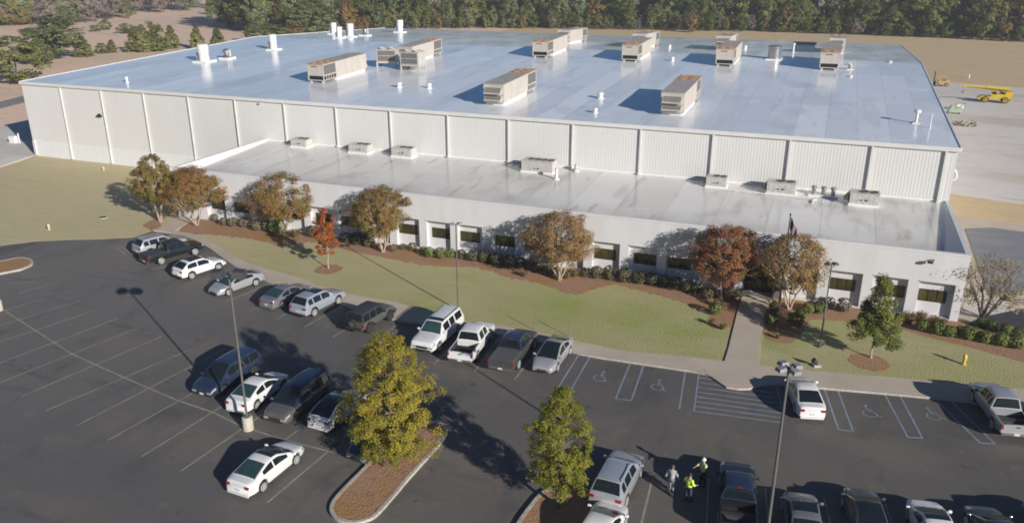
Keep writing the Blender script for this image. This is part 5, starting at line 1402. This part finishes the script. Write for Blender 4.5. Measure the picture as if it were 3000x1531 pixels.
def put_far(key, x, y, s, where, group, sz=None, z=-.05):
    i = fr_.randrange(len(FT[key])); src = FT[key][i]
    o = src if (key, i) not in fused else copy_tree(src)
    fused.add((key, i))
    o.name = NAME[key]; o.location = (x, y, z); o.rotation_euler = (0, 0, fr_.uniform(0, 6.28)); o.scale = (s * fr_.uniform(.9, 1.1), s * fr_.uniform(.9, 1.1), sz or s)
    o["label"] = LABEL[key] + " " + where; o["group"] = group; o["category"] = "tree"; return o
# wood behind the warehouse: rows of trees from left to right
def mixkey(x):
    if x < 10: w = dict(olive=3, pine=5, dark=2.2, autumn=.6, bare=.3)
    elif x < 70: w = dict(olive=3.4, pine=3, dark=2.4, autumn=1.4, bare=.6)
    elif x < 110: w = dict(olive=3.4, dark=3, autumn=.9, bare=.6)
    else: w = dict(dark=4.5, olive=2.2, bare=.9, autumn=.35)
    return fr_.choices(list(w), list(w.values()))[0]
row = 0
for off, step, sc, n0 in ((0, 7.2, .80, 1), (9, 7.0, 1.0, 2), (19, 8.0, 1.12, 3), (31, 9.5, 1.2, 4), (47, 12, 1.3, 5)):
    x = -108 - off * .8
    while x < 215 + off * .6:
        yb = interp([(-130, 176), (-98, 200), (-71, 231), (-21, 253), (49, 268), (90, 274), (138, 270), (175, 262), (230, 250)], x) + off
        k = mixkey(x)
        s = sc * fr_.choice([fr_.uniform(.6, .85), fr_.uniform(.85, 1.2), fr_.uniform(1.1, 1.45)])
        if off == 0 and fr_.random() < .35: s *= .6
        reg = "at the left end of the wood behind the warehouse" if x < -20 else ("in the wood behind the middle of the warehouse" if x < 85 else "in the dark wood behind the olive field at right")
        put_far(k, x + fr_.uniform(-2.4, 2.4), yb + fr_.uniform(-2.5, 2.5), s, reg, LABEL[k] + "s " + reg)
        x += step * fr_.uniform(.8, 1.2)
for i in range(70):
    x = -105 + i * 4.3 + fr_.uniform(-2, 2); yb = interp([(-130, 176), (-98, 200), (-71, 231), (-21, 253), (49, 268), (90, 274), (138, 270), (175, 262), (230, 250)], x) - 3
    k = fr_.choices(['olive', 'dark', 'autumn', 'bare'], [3, 3, .7, .5])[0]
    reg = "low in the undergrowth at the edge of the wood"
    put_far(k, x, yb + fr_.uniform(-2, 2), fr_.uniform(.28, .5), reg, LABEL[k] + "s " + reg)
# orange tree in front of the wood, right of the roof centre
put_far('autumn', *[at(2025, 95)[i] for i in (0, 1)], .62, "glowing orange at the edge of the wood behind the ridge units", "orange trees at the wood edge")
# far left wood beyond the fields
x = -420
for i in range(120):
    t = i / 120; px = -220 + t * 960 + fr_.uniform(-12, 12); py = interp([(-220, 96), (0, 76), (270, 66), (400, 42), (560, 30), (740, 24)], px) - fr_.choice([0, 0, 5, 10, 16])
    p = at(px, py); k = fr_.choices(['bare', 'pine', 'olive', 'autumn'], [7, 2, 1.6, .35])[0]
    if 560 < px < 780 and fr_.random() < .75: continue
    put_far(k, p.x, p.y, fr_.uniform(.85, 1.25), "in the far wood beyond the tan fields at upper left", LABEL[k] + "s in the far left wood")
# single trees on the left fields: key, foot, height px, label
def lone(key, px, py, hpx, wpx, where, n=1):
    p = at(px, py); H = height_to(p, py - hpx); base = {'olive': (17, 10.5), 'dark': (17, 11), 'pine': (19, 8.5), 'autumn': (15, 9.5), 'bare': (16, 9), 'cone': (8, 5)}[key]
    o = put_far(key, p.x, p.y, 1, where, "lone trees on the left fields"); W = wpx * mpp(p)
    g_ = 1.25 if key == 'cone' else 1.05
    o.scale = (W / base[1] * g_, W / base[1] * g_, H / base[0] * (1.12 if key == 'cone' else 1.0)); return o
lone('olive', 58, 246, 150, 150, "with yellowish crown at the left edge near the warehouse corner")
lone('olive', 128, 190, 78, 70, "behind the yellowish tree at the left edge")
lone('pine', 170, 172, 125, 130, "spreading over the left fields, biggest there")
lone('pine', 95, 190, 110, 70, "just behind the yellowish tree at the far left")
lone('cone', 247, 166, 55, 52, "right of the big spreading pine"); lone('olive', 300, 157, 32, 42, "low and bushy left of the cluster of evergreens"); lone('cone', 330, 154, 34, 34, "small one left of the cluster of evergreens")
lone('dark', 455, 150, 92, 60, "behind the cluster of evergreens"); lone('cone', 395, 151, 55, 55, "at the left of the close cluster"); lone('cone', 425, 152, 72, 52, "tallest in the close cluster"); lone('cone', 460, 149, 52, 58, "at the right of the close cluster")
lone('cone', 504, 142, 62, 42, "standing alone right of the cluster"); lone('cone', 580, 143, 62, 42, "behind the widest white stack"); lone('cone', 640, 139, 50, 52, "squat one right of the widest white stack")
lone('olive', 770, 122, 56, 100, "wide and bushy behind the left roof edge"); lone('olive', 815, 118, 46, 80, "low and bushy next to the left roof edge"); lone('autumn', 865, 112, 44, 62, "bushy, orange brown behind the left roof edge"); lone('dark', 740, 124, 58, 46, "dark clump at the left roof edge")
lone('pine', 900, 104, 105, 88, "leaning out in front of the left end of the wood"); lone('pine', 945, 100, 92, 75, "bright one in front of the left end of the wood"); lone('bare', 870, 92, 70, 60, "behind the bushy ones at the left roof edge")
lone('olive', 280, 92, 20, 36, "low clump on the upper left field"); lone('olive', 312, 88, 34, 34, "rounded clump on the upper left field"); lone('dark', 370, 98, 32, 46, "dark round clump on the upper left field"); lone('olive', 395, 98, 22, 34, "lighter clump beside the dark round one")
lone('pine', 195, 78, 62, 40, "standing before the far left wood"); lone('olive', 378, 54, 62, 26, "yellowish slim one before the far left wood"); lone('dark', 620, 42, 42, 38, "dark round one at the edge of the pale field"); lone('dark', 690, 36, 40, 52, "wide dark one on the pale field")
# ------------------------------------------------------------------ lamp poles, flag, small fittings
def lamp_head(w=.62, d=.62, h=.28, m=HEAD_BRONZE, parent=None, x=0, y=0, z=0, rot=0, tilt=.12):
    M = Matrix.Translation((x, y, z)) @ Matrix.Rotation(rot, 4, 'Z') @ Matrix.Rotation(tilt, 4, 'Y')
    b = MB()
    a, c = w / 2, d / 2
    vs = [(-a, -c, 0), (a, -c, 0), (a, c, 0), (-a, c, 0), (-a * .82, -c * .82, h), (a * .82, -c * .82, h), (a * .82, c * .82, h), (-a * .82, c * .82, h)]
    b.add([M @ Vector(v) for v in vs], [(0, 3, 2, 1), (4, 5, 6, 7), (0, 1, 5, 4), (1, 2, 6, 5), (2, 3, 7, 6), (3, 0, 4, 7)])
    o = b.build("lamp_head", m, parent)
    l = MB(); l.box((-a * .8, -c * .8, -.02), (a * .8, c * .8, -.004), M=M); l.build("lens", mat("lamp_lens", (.35, .35, .33), rough=.2), o)
    return o
def lamp_pole(label, loc, H, heads, hm=HEAD_BRONZE, pm=POLE_PAINT, base=True, r0=.10, r1=.065, rot=0, hs=.62, arm=.55, bh=.92):
    t = empty("lamp_pole", label, "street lamp", loc, rot, "car park lamp poles")
    b = MB(); b.tube([(0, 0, bh if base else .0), (0, 0, H * .5), (0, 0, H)], [r0, (r0 + r1) / 2, r1], 12); b.build("pole", pm, t, smooth=40)
    if base:
        b = MB(); b.lathe([(.33, -.05), (.33, .86), (.30, .92)], 24); b.build("concrete_base", CREAM_CONC, t, smooth=40)
        b = MB(); b.box((-.19, -.19, .921), (.19, .19, .965)); b.build("base_plate", GALV, t)
    else:
        b = MB(); b.lathe([(.2, -.03), (.2, .1), (r0, .16)], 16); b.build("base_cover", pm, t, smooth=40)
    for a in heads:
        x, y = math.cos(a), math.sin(a); am = MB(); am.tube([(0, 0, H - .12), (x * (arm - hs * .4), y * (arm - hs * .4), H - .02)], .04, 8); am.build("arm", pm, t)
        lamp_head(hs, hs, .16 if hs < .7 else .40, hm, t, x * (arm + hs * .1), y * (arm + hs * .1), H - .1, a)
    return t
A = at(728, 1256); A_yaw = math.atan2(_R[1], _R[0])
lamp_pole("tall lamp pole with two bronze heads on a concrete drum among parked cars", A, 10.3, (A_yaw, A_yaw + PI), hs=.78, arm=.52, r0=.075, r1=.055)
Bp = at(1342, 907, .06); lamp_pole("slim lamp pole on the lawn behind the large white suv", (Bp.x, Bp.y, .04), height_to(Bp, 655), (A_yaw + .5, A_yaw + PI), base=False, r0=.065, r1=.05, hs=.38, arm=.28, hm=HEAD_GREY)
Cp = at(2312, 1074, 10.4); lamp_pole("tall foreground lamp pole with four pale heads in a cross", (Cp.x, Cp.y, 0), 10.4, [A_yaw + .35 + k * PI / 2 for k in range(4)], hm=HEAD_GREY, hs=.40, arm=.38, r0=.085, r1=.058)
Dp = at(2402, 1014, .06); lamp_pole("slim lamp pole by the right mulch bed, head in front of the annex wall", (Dp.x, Dp.y, .04), height_to(Dp, 772), (A_yaw + .3, A_yaw + PI - .3), base=False, r0=.065, r1=.05, hs=.40, arm=.26, hm=HEAD_BRONZE)
Ep = at(-3, 908); lamp_pole("lamp pole base cut by the left frame edge", (Ep.x, Ep.y, 0), 10.3, (A_yaw, A_yaw + PI), hs=.78, arm=.52)

# flagpole and flag
Fp = at(2282, 903, .06); FH = height_to(Fp, 630)
t = empty("flagpole", "dark flagpole beside the entrance walkway with a ball on top", "flagpole", (Fp.x, Fp.y, .04))
b = MB(); b.tube([(0, 0, 0), (0, 0, FH * .5), (0, 0, FH)], [.085, .07, .04], 10); b.build("pole", DARK_POLE, t, smooth=40)
b = MB(); b.lathe([(.01, FH), (.07, FH + .03), (.09, FH + .09), (.06, FH + .15), (.01, FH + .17)], 10); b.build("finial", DARK_POLE, t, smooth=50)
b = MB(); b.lathe([(.22, 0), (.2, .06), (.1, .1)], 12); b.build("base_cover", DARK_POLE, t)
FR = mat("flag_red", (.17, .06, .065), rough=.85); FW = mat("flag_white", (.26, .245, .25), rough=.85); FB = mat("flag_blue", (.03, .045, .05), rough=.85)
fb_ = MB(); NU, NV = 26, 20; hgt, wid = 1.0, 1.1
def flagp(u, v):
    # hanging flag: the fly end drops and folds
    droop = u ** 1.15; x = .06 + u * wid * .52 ; z = -v * hgt - droop * 1.05
    y = .14 * math.sin(u * 9 + v * 1.5) * (.3 + u)
    return (x, y, z)
for i in range(NU):
    for j in range(NV):
        q = [flagp(i / NU, j / NV), flagp((i + 1) / NU, j / NV), flagp((i + 1) / NU, (j + 1) / NV), flagp(i / NU, (j + 1) / NV)]
        st_ = int((j + .5) / NV * 13)
        k = 2 if (i < NU * .4 and j < NV * 7 / 13) else (st_ % 2)
        if k == 2 and (i % 3 == 1) and (j % 3 == 1): k = 1
        fb_.add(q, [(0, 1, 2, 3)], k)
fo = fb_.build("flag", [FR, FW, FB], None, smooth=60); fo.location = (Fp.x, Fp.y, .04 + FH - .12); fo.rotation_euler.z = -.2
tag(fo, "limp striped flag hanging from the top of the flagpole", "flag")

def hydrant(loc, label, m, s=1.0):
    t = empty("fire_hydrant", label, "fire hydrant", loc, group="fire hydrants")
    b = MB(); b.lathe([(.17, -.03), (.17, .05), (.12, .07), (.12, .60), (.16, .62), (.16, .67), (.13, .76), (.06, .84), (.04, .90)], 14); b.build("barrel", m, t, smooth=40)
    for sx in (-1, 1):
        b = MB(); b.lathe([(.06, -.06), (.07, .04), (.05, .06)], 10, c=(0, sx * .16, .5), axis='y'); b.build("outlet", m, t)
    b = MB(); b.tube([(.1, 0, .42), (.2, 0, .42)], .08, 10); b.build("pumper_outlet", m, t)
    t.scale = (s,) * 3; return t
YEL = mat("hydrant_yellow", (.62, .45, .06), (.52, .37, .05), rough=.5); CRM = mat("hydrant_cream", (.66, .58, .36), (.5, .42, .25), rough=.6)
hp = at(*zd(2118, 118), .05); hydrant((hp.x, hp.y, .03), "yellow fire hydrant on the right lawn casting a long shadow", YEL, .95)
hp = at(144, 672, .05); hydrant((hp.x, hp.y, .03), "cream fire hydrant on the left lawn", CRM, .75)
hp = at(304, 499, .05); hydrant((hp.x, hp.y, .03), "small cream hydrant near the warehouse base wall", CRM, .65)
hp = at(2838, 230); hydrant((hp.x, hp.y, -.03), "white topped hydrant on the olive field behind the crane", CAPWHITE, 1.2)
hp = at(2416, 96); t = empty("utility_box", "white box at the edge of the wood behind the rear roof edge", "utility box", (hp.x, hp.y, -.03)); b = MB(); b.box((-1, -.6, 0), (1, .6, 1.3)); b.build("cabinet", CAPWHITE, t); b = MB(); b.box((-1.08, -.68, 1.302), (1.08, .68, 1.4)); b.build("lid", CURBW, t)
# ground spot light
gp = at(2392, 1071, .05); t = empty("spotlight", "small pale ground spotlight on the right lawn near the walkway", "spotlight", (gp.x, gp.y, .04), .5)
b = MB(); b.box((-.25, -.2, -.02), (.25, .2, .12)); b.build("base", CREAM_CONC, t); b = MB(); b.tube([(0, 0, .122), (-.05, 0, .3), (-.3, 0, .5)], [.1, .14, .2], 12); b.build("lamp_can", HEAD_BRONZE, t)
# stall sign posts, seen edge on
def sign_post(px, H, label):
    p = at(*px, .05); t = empty("sign_post", label, "sign post", (p.x, p.y, .03), group="accessible stall sign posts"); b = MB(); b.tube([(0, 0, 0), (0, 0, H)], .03, 6); b.build("post", GALV, t)
    return t
sign_post(zc(1908, 470), 1.3, "thin sign post on the lawn edge behind the dark grey pickup")
sign_post(zc(2400, 560), 1.3, "thin sign post on the lawn edge behind the silver sedan")
# bin and benches at the entrance
tb = at(2274, 880, .06); t = empty("trash_bin", "square brown litter bin right of the entrance door", "litter bin", (tb.x, tb.y + .4, .14)); b = MB(); b.box((-.3, -.3, 0), (.3, .3, .95)); b.build("bin", mat("bin_brown", (.17, .12, .10), rough=.7, bump=.3), t); b = MB(); b.box((-.33, -.33, .952), (.33, .33, 1.08)); b.box((-.2, -.338, .75), (.2, -.301, .9)); b.build("lid", DARK_FRAME, t)
WOOD = mat("bench_wood", (.30, .22, .05), (.22, .155, .09), rough=.8, scale=3, stretch=(1, 6, 6))
tb = at(2118, 884, .06); t = empty("bench", "wooden slatted bench under the red brown tree", "bench", (tb.x + .6, tb.y + .7, .14), -.05)
b = MB()
for i in range(4): b.box((-.9, -.3 + i * .13, .42), (.9, -.2 + i * .13, .46))
b.build("seat", WOOD, t); b = MB()
for i in range(3): b.box((-.9, .24, .55 + i * .14), (.9, .28, .65 + i * .14))
b.build("backrest", WOOD, t)
for X in (-.8, .75):
    b = MB(); b.box((X, -.3, 0), (X + .05, .2, .418)); b.box((X, .201, 0), (X + .05, .238, .95)); b.build("leg", DARK_FRAME, t)

# ------------------------------------------------------------------ people
SKIN = mat("skin", (.40, .25, .18), (.36, .22, .155), rough=.6, scale=9)
def skin_mesh(name, verts, edges, m, parent, sub=1, rootv=0):
    me = bpy.data.meshes.new(name); me.from_pydata([v[:3] for v in verts], edges, []); me.materials.append(m)
    o = bpy.data.objects.new(name, me); scene.collection.objects.link(o); o.parent = parent
    o.modifiers.new("skin", 'SKIN').use_smooth_shade = True
    sv = me.skin_vertices[0].data if me.skin_vertices else None
    if sv is None:
        bm = bmesh.new(); bm.from_mesh(me); bm.verts.layers.skin.verify(); bm.to_mesh(me); bm.free(); sv = me.skin_vertices[0].data
    for i, v in enumerate(verts):
        r = v[3]; sv[i].radius = (r, r) if not hasattr(r, '__len__') else r
        sv[i].use_root = (i == rootv)
    s = o.modifiers.new("subdiv", 'SUBSURF'); s.levels = sub; s.render_levels = sub
    return o
def person(label, loc, rot, shirt, trousers, hair, vest=None, helmet=None, arms=((.32, .02, .98), (.32, .02, .98)), step=.08, S=1.0):
    "facing local +Y; arms = right and left hand places (x out, y forward, z)"
    t = empty("person", label, "person", loc, rot, "people standing behind the black pickup"); t.scale = (S,) * 3
    V, E = [], []
    def chain(pts, start=None):
        prev = start
        for p in pts:
            V.append(p); i = len(V) - 1
            if prev is not None: E.append((prev, i))
            prev = i
        return prev
    pel = chain([(0, 0, .95, (.15, .11))]); ch = chain([(0, -.01, 1.15, (.13, .10)), (0, -.01, 1.36, (.16, .105))], pel)
    nk = chain([(0, 0, 1.49, .055), (0, .015, 1.58, (.072, .082)), (0, .02, 1.67, (.078, .095)), (0, .015, 1.735, (.06, .075))], ch)
    hips = {}
    for s_, st_ in ((1, step), (-1, -step)):
        chain([(s_ * .09, 0, .88, .088), (s_ * .105, st_ * .5, .50, .058), (s_ * .11, st_ * .5 - .02, .28, .052), (s_ * .115, st_ - .03, .09, .038), (s_ * .125, st_ + .13, .035, .032)], pel)
    hands = []
    for s_, (hx, hy, hz) in zip((1, -1), arms):
        sh = Vector((s_ * .185, -.01, 1.42)); hd = Vector((s_ * hx, hy, hz)); mid = (sh + hd) / 2; d = (hd - sh); L = d.length
        bend = math.sqrt(max(.29 ** 2 - (min(L, .57) / 2) ** 2, .0004)); el = mid + Vector((s_ * .4, -1, -.25)).normalized() * bend
        last = chain([(sh.x, sh.y, sh.z, .058), (*sh.lerp(el, .5), .048), (*el, .040), (*el.lerp(hd, .6), .034), (*hd, (.030, .02))], ch)
        f = (hd - el).normalized(); side = f.cross(Vector((0, 0, 1))); side = side.normalized() if side.length > .1 else Vector((1, 0, 0)); up = side.cross(f)
        palm = hd + f * .07; pi_ = chain([(*palm, (.036, .017))], last)
        for q, ln_ in zip((-.030, -.010, .010, .030), (.068, .080, .076, .060)):
            b0 = palm + side * q + f * .02; chain([(*b0, .009), (*(b0 + f * ln_ * .5), .0085), (*(b0 + f * ln_ * .8 - up * .022), .0075)], pi_)
        chain([(*(hd + f * .03 + side * -.036), .010), (*(hd + f * .065 + side * -.058 - up * .01), .009)], last)
    body = skin_mesh("body", V, E, SKIN, t)
    # face: nose, eyes, mouth, ears
    b = MB(); b.add([(0, .118, 1.665), (-.014, .105, 1.635), (.014, .105, 1.635), (0, .135, 1.632)], [(0, 1, 3), (0, 3, 2), (1, 2, 3)]); b.build("nose", SKIN, t)
    for s_ in (1, -1):
        b = MB(); b.lathe([(.002, -.008), (.011, -.004), (.011, .004), (.002, .008)], 8, c=(s_ * .031, .098, 1.672), axis='y'); b.build("eye", mat("eye_dark", (.03, .025, .02)), t)
        b = MB(); b.tube([(s_ * .082, .0, 1.63), (s_ * .092, -.005, 1.66), (s_ * .086, -.0, 1.69)], [.012, .018, .012], 6); b.build("ear", SKIN, t)
    b = MB(); b.box((-.022, .095, 1.602), (.022, .108, 1.609)); b.build("mouth", mat("lips", (.30, .13, .11)), t)
    # clothes
    V2, E2 = V[:], E[:]
    sv, se, ids = [], [], {}
    arm_i = [i for i, v in enumerate(V) if abs(v[0]) > .12 and v[2] > .6]
    def sub(idx, grow, nm, m, root):
        mp = {i: k for k, i in enumerate(idx)}
        vs_ = []
        for i in idx:
            r = V[i][3]; vs_.append((*V[i][:3], tuple(x + grow for x in r) if hasattr(r, '__len__') else r + grow))
        ed = [(mp[a], mp[c]) for a, c in E if a in mp and c in mp]
        return skin_mesh(nm, vs_, ed, m, t, 1, mp[root])
    # indices: 0 pelvis, 1-2 torso, 3-6 neck/head, 7-11 / 12-16 legs, then arms
    a0 = 17; alen = 5 + 1 + 12 + 2
    upper = [0, 1, 2] + [a0, a0 + 1, a0 + 2, a0 + 3] + [a0 + alen, a0 + alen + 1, a0 + alen + 2, a0 + alen + 3]
    sub(upper, .036, "shirt", shirt, 1)
    sub([0, 7, 8, 9, 10, 12, 13, 14, 15], .03, "trousers", trousers, 0)
    for i0 in (10, 15):
        b = MB(); x, y = V[i0][0], V[i0][1]; b.tube([(x, y - .06, .055), (x, y + .06, .055), (x, y + .2, .04)], [.055, .055, .04], 10); b.build("shoe", PLASTIC, t, smooth=60)
    if vest: sub([0, 1, 2], .06, "safety_vest", vest, 1)
    if helmet:
        b = MB(); b.lathe([(.135, 1.69), (.13, 1.70), (.118, 1.74), (.09, 1.80), (.04, 1.83)], 16, c=(0, .015, 0)); b.build("helmet", helmet, t, smooth=60)
    else:
        b = MB(); b.lathe([(.088, 1.64), (.098, 1.70), (.088, 1.76), (.05, 1.80), (.01, 1.81)], 14, c=(0, -.012, 0)); b.build("hair", hair, t, smooth=60)
    return t
GREYCL = mat("grey_work_clothes", (.38, .40, .42), (.30, .32, .34), rough=.9, scale=7); GREYTR = mat("light_grey_trousers", (.33, .35, .37), (.26, .28, .30), rough=.9, scale=7)
NEON = mat("hi_vis_yellow", (.62, .80, .10), (.52, .70, .10), rough=.7, scale=6); JEANS = mat("dark_jeans", (.03, .04, .07), (.02, .03, .05), rough=.9); BLKCL = mat("black_clothes", (.012, .012, .014), rough=.9); CREAMV = mat("pale_yellow_vest", (.58, .58, .28), (.46, .48, .22), rough=.8)
HAIR = mat("dark_hair", (.03, .022, .017), rough=.7); HAIRB = mat("brown_hair", (.10, .065, .04), rough=.7); HELM = mat("white_helmet", (.72, .71, .66), rough=.35)
p1 = at(*zl(1052, 602)); person("person in light grey shirt and trousers standing with back to the camera", (p1.x, p1.y, 0), .1, GREYCL, GREYTR, HAIRB, arms=((.36, .06, .95), (.34, .06, .95)))
p2 = at(*zl(1250, 700)); person("person in bright yellow safety vest and dark jeans", (p2.x, p2.y, 0), -.6, NEON, JEANS, HAIR, vest=NEON, arms=((.30, .25, 1.1), (.30, .2, 1.05)))
p3 = at(*zl(1410, 520)); person("person with white helmet and pale vest holding arms forward", (p3.x, p3.y, 0), 2.4, CREAMV, BLKCL, HAIR, vest=CREAMV, helmet=HELM, arms=((.22, .42, 1.22), (.26, .40, 1.1)))

# ------------------------------------------------------------------ machines in the yard
MYEL = mat("machine_yellow", (.62, .43, .025), (.52, .36, .02), rough=.45, scale=2); MPALE = mat("faded_machine_yellow", (.50, .38, .14), (.42, .30, .10), rough=.6)
cr = at(2912, 300); t = empty("mobile_crane", "yellow mobile crane with long boom lowered to the left in the gravel yard", "crane", (cr.x, cr.y, .01), -.03)
t.scale = (.88, .88, .88)
b = MB(); b.box((-3.1, -1.1, .95), (3.1, 1.1, 1.45)); b.box((-3.6, -1.2, .7), (-3.1, 1.2, 1.15)); b.box((3.1, -1.2, .7), (3.6, 1.2, 1.15)); b.build("chassis", MYEL, t)
for X in (-2.0, 2.0):
    for s_ in (1, -1): w = make_wheel(.72, .55, MYEL, t, X, s_ * 1.25, s_)
b = MB(); b.box((.2, -1.0, 1.452), (3.3, 1.0, 2.0)); b.box((1.9, -.95, 2.002), (3.4, .95, 2.6)); b.build("engine_cover", MYEL, t)
b = MB(); b.box((-1.0, -1.15, 1.452), (.15, -.25, 2.7)); c_ = b.build("cab", MYEL, t); b = MB(); b.box((-.9, -1.165, 1.95), (.05, -1.152, 2.6)); b.box((-1.012, -1.05, 1.95), (-1.002, -.35, 2.6)); b.build("window", GLASS_CAR, c_)
b = MB(); b.tube([(2.6, .25, 3.0), (-2.0, .25, 3.2), (-2.0, .25, 3.2)], [.42, .40, .40], 4); b.tube([(-2.0, .25, 3.2), (-6.2, .25, 3.35)], [.30, .26], 4); b.tube([(-6.2, .25, 3.35), (-6.9, .25, 3.3)], [.3, .36], 6); b.build("boom", MYEL, t)
b = MB(); b.tube([(1.6, .25, 2.0), (.6, .25, 2.95)], [.28, .24], 8); b.build("lift_cylinder", mat("black_steel", (.03, .03, .03), rough=.5), t)
b = MB(); b.tube([(-6.7, .25, 3.1), (-6.8, .25, 2.2)], .05, 6); b.lathe([(.05, 1.7), (.2, 1.8), (.22, 2.1), (.05, 2.25)], 10, c=(-6.8, .25, 0)); b.build("hook_block", mat("faded_red_steel", (.28, .10, .07), rough=.6), t)
fk = at(2755, 252); t = empty("forklift", "faded yellow forklift at the back of the yard beside the warehouse", "forklift", (fk.x, fk.y, .01), 0)
b = MB(); b.box((-1.2, -.8, .5), (1.7, .8, 1.2)); b.box((.9, -.75, 1.202), (1.7, .75, 1.6)); b.build("chassis", MPALE, t)
for X, r in ((-.9, .5), (1.2, .42)):
    for s_ in (1, -1): make_wheel(r, .35, MPALE, t, X, s_ * .9, s_)
b = MB(); box_open(b, -.5, -.7, 1.202, .9, .7, 2.5, .09); b.build("cage", MPALE, t)
b = MB(); b.box((-1.6, -.5, .2), (-1.45, -.38, 3.2)); b.box((-1.6, .38, .2), (-1.45, .5, 3.2)); b.box((-1.6, -.379, 3.05), (-1.45, .379, 3.2)); b.build("mast", mat("black_steel", (.03, .03, .03), rough=.5), t)
b = MB(); b.box((-2.7, -.45, .15), (-1.61, -.3, .22)); b.box((-2.7, .3, .15), (-1.61, .45, .22)); b.build("fork", mat("black_steel", (.03, .03, .03)), t)
gn = at(2795, 333); t = empty("green_machine", "pale green scrap machine against the warehouse side", "machine", (gn.x, gn.y, .01), .2)
GRN = mat("faded_green_steel", (.22, .32, .21), (.30, .36, .27), rough=.7, scale=2)
b = MB(); b.box((-1.6, -.9, .4), (1.6, .9, 1.5)); b.box((-1.2, -.7, 1.502), (-.2, .7, 2.1)); b.build("body", GRN, t); b = MB(); b.tube([(1.2, 0, 1.5), (1.6, 0, 2.2), (2.6, 0, 2.0)], .14, 8); b.build("arm", GRN, t); t.scale = (.7, .7, .75)
for X in (-1.3, 1.2): b = MB(); b.box((X, -.8, 0), (X + .2, .8, .398)); b.build("leg", GRN, t)
wb_ = at(2812, 322); t = empty("white_tank", "white plastic tank beside the pale green machine", "tank", (wb_.x, wb_.y, .01)); b = MB(); b.box((-.7, -.6, .15), (.7, .6, 1.2)); b.build("tank", CAPWHITE, t); b = MB(); box_open(b, -.75, -.65, .0, .75, .65, 1.26, .05); b.build("cage", GALV, t)
sp_ = at(2823, 368); t = empty("scrap_pile", "low pile of brown and green scrap in the yard", "scrap pile", (sp_.x, sp_.y, .01))
rs = random.Random(4)
for nm, m in (("pipe", mat("rusty_steel", (.17, .12, .07), (.10, .08, .05), rough=.8)), ("pipe", GRN), ("plate", mat("tan_sheet", (.36, .31, .22), rough=.8))):
    b = MB()
    for i in range(9):
        x, y = rs.uniform(-1.9, 1.9), rs.uniform(-1, 1); a = rs.uniform(0, 3); l = rs.uniform(.4, 1.3)
        b.tube([(x, y, .1), (x + math.cos(a) * l, y + math.sin(a) * l, rs.uniform(.2, .9))], rs.uniform(.06, .16), 6)
    b.build(nm, m, t)
hs_ = at(2822, 468); t = empty("hose_reel", "white pipe bend on the right side wall of the warehouse", "pipe", (XR + .1, 6.0, 0)); b = MB(); b.tube(smooth_line([(0, 0, 8.4), (.4, 0, 8.3), (.5, 0, 7.7), (.9, 0, 7.2), (1.0, 0, 6.6), (.6, 0, 6.3)], 4), .09, 8); b.build("pipe", CAPWHITE, t, smooth=50)
b = MB(); b.box((-.1, -.2, 8.2), (.05, .2, 8.6)); b.build("bracket", TRIM_GREY, t)
t = empty("utility_cabinet", "white post and small cabinet in the shade at the left end of the warehouse", "utility cabinet", tuple(at(42, 418, .02)))
b = MB(); b.box((-.6, -.4, 0), (.6, .4, 1.1)); b.build("cabinet", CURBW, t); b = MB(); b.tube([(1.2, 0, 0), (1.2, 0, 1.6)], .12, 8); b.build("post", CAPWHITE, t)
# dark heap in the shade beside the left end
t = empty("storm_drain", "grey metal valve cover on the left lawn", "valve cover", tuple(at(302, 637, .05))); b = MB(); b.lathe([(.5, -.02), (.5, .03), (.44, .05)], 14); b.build("ring", TRIM_GREY, t); b = MB(); b.lathe([(.42, .051), (.40, .065)], 14); b.build("cover", LOUVRE, t)
# ------------------------------------------------------------------ light autumn air
b = MB(); b.box((-1520, -420, -1.2), (1520, 1820, 36))
o = b.build("haze", bpy.data.materials.new("haze_air")); o["kind"] = "stuff"
hm = o.data.materials[0]; hm.use_nodes = True; nt = hm.node_tree
nt.nodes.remove(nt.nodes["Principled BSDF"])
pv = nt.nodes.new("ShaderNodeVolumePrincipled")
pv.inputs["Color"].default_value = (.82, .84, .88, 1)
pv.inputs["Density"].default_value = .00034
pv.inputs["Anisotropy"].default_value = .1
nt.links.new(pv.outputs[0], nt.nodes["Material Output"].inputs["Volume"])
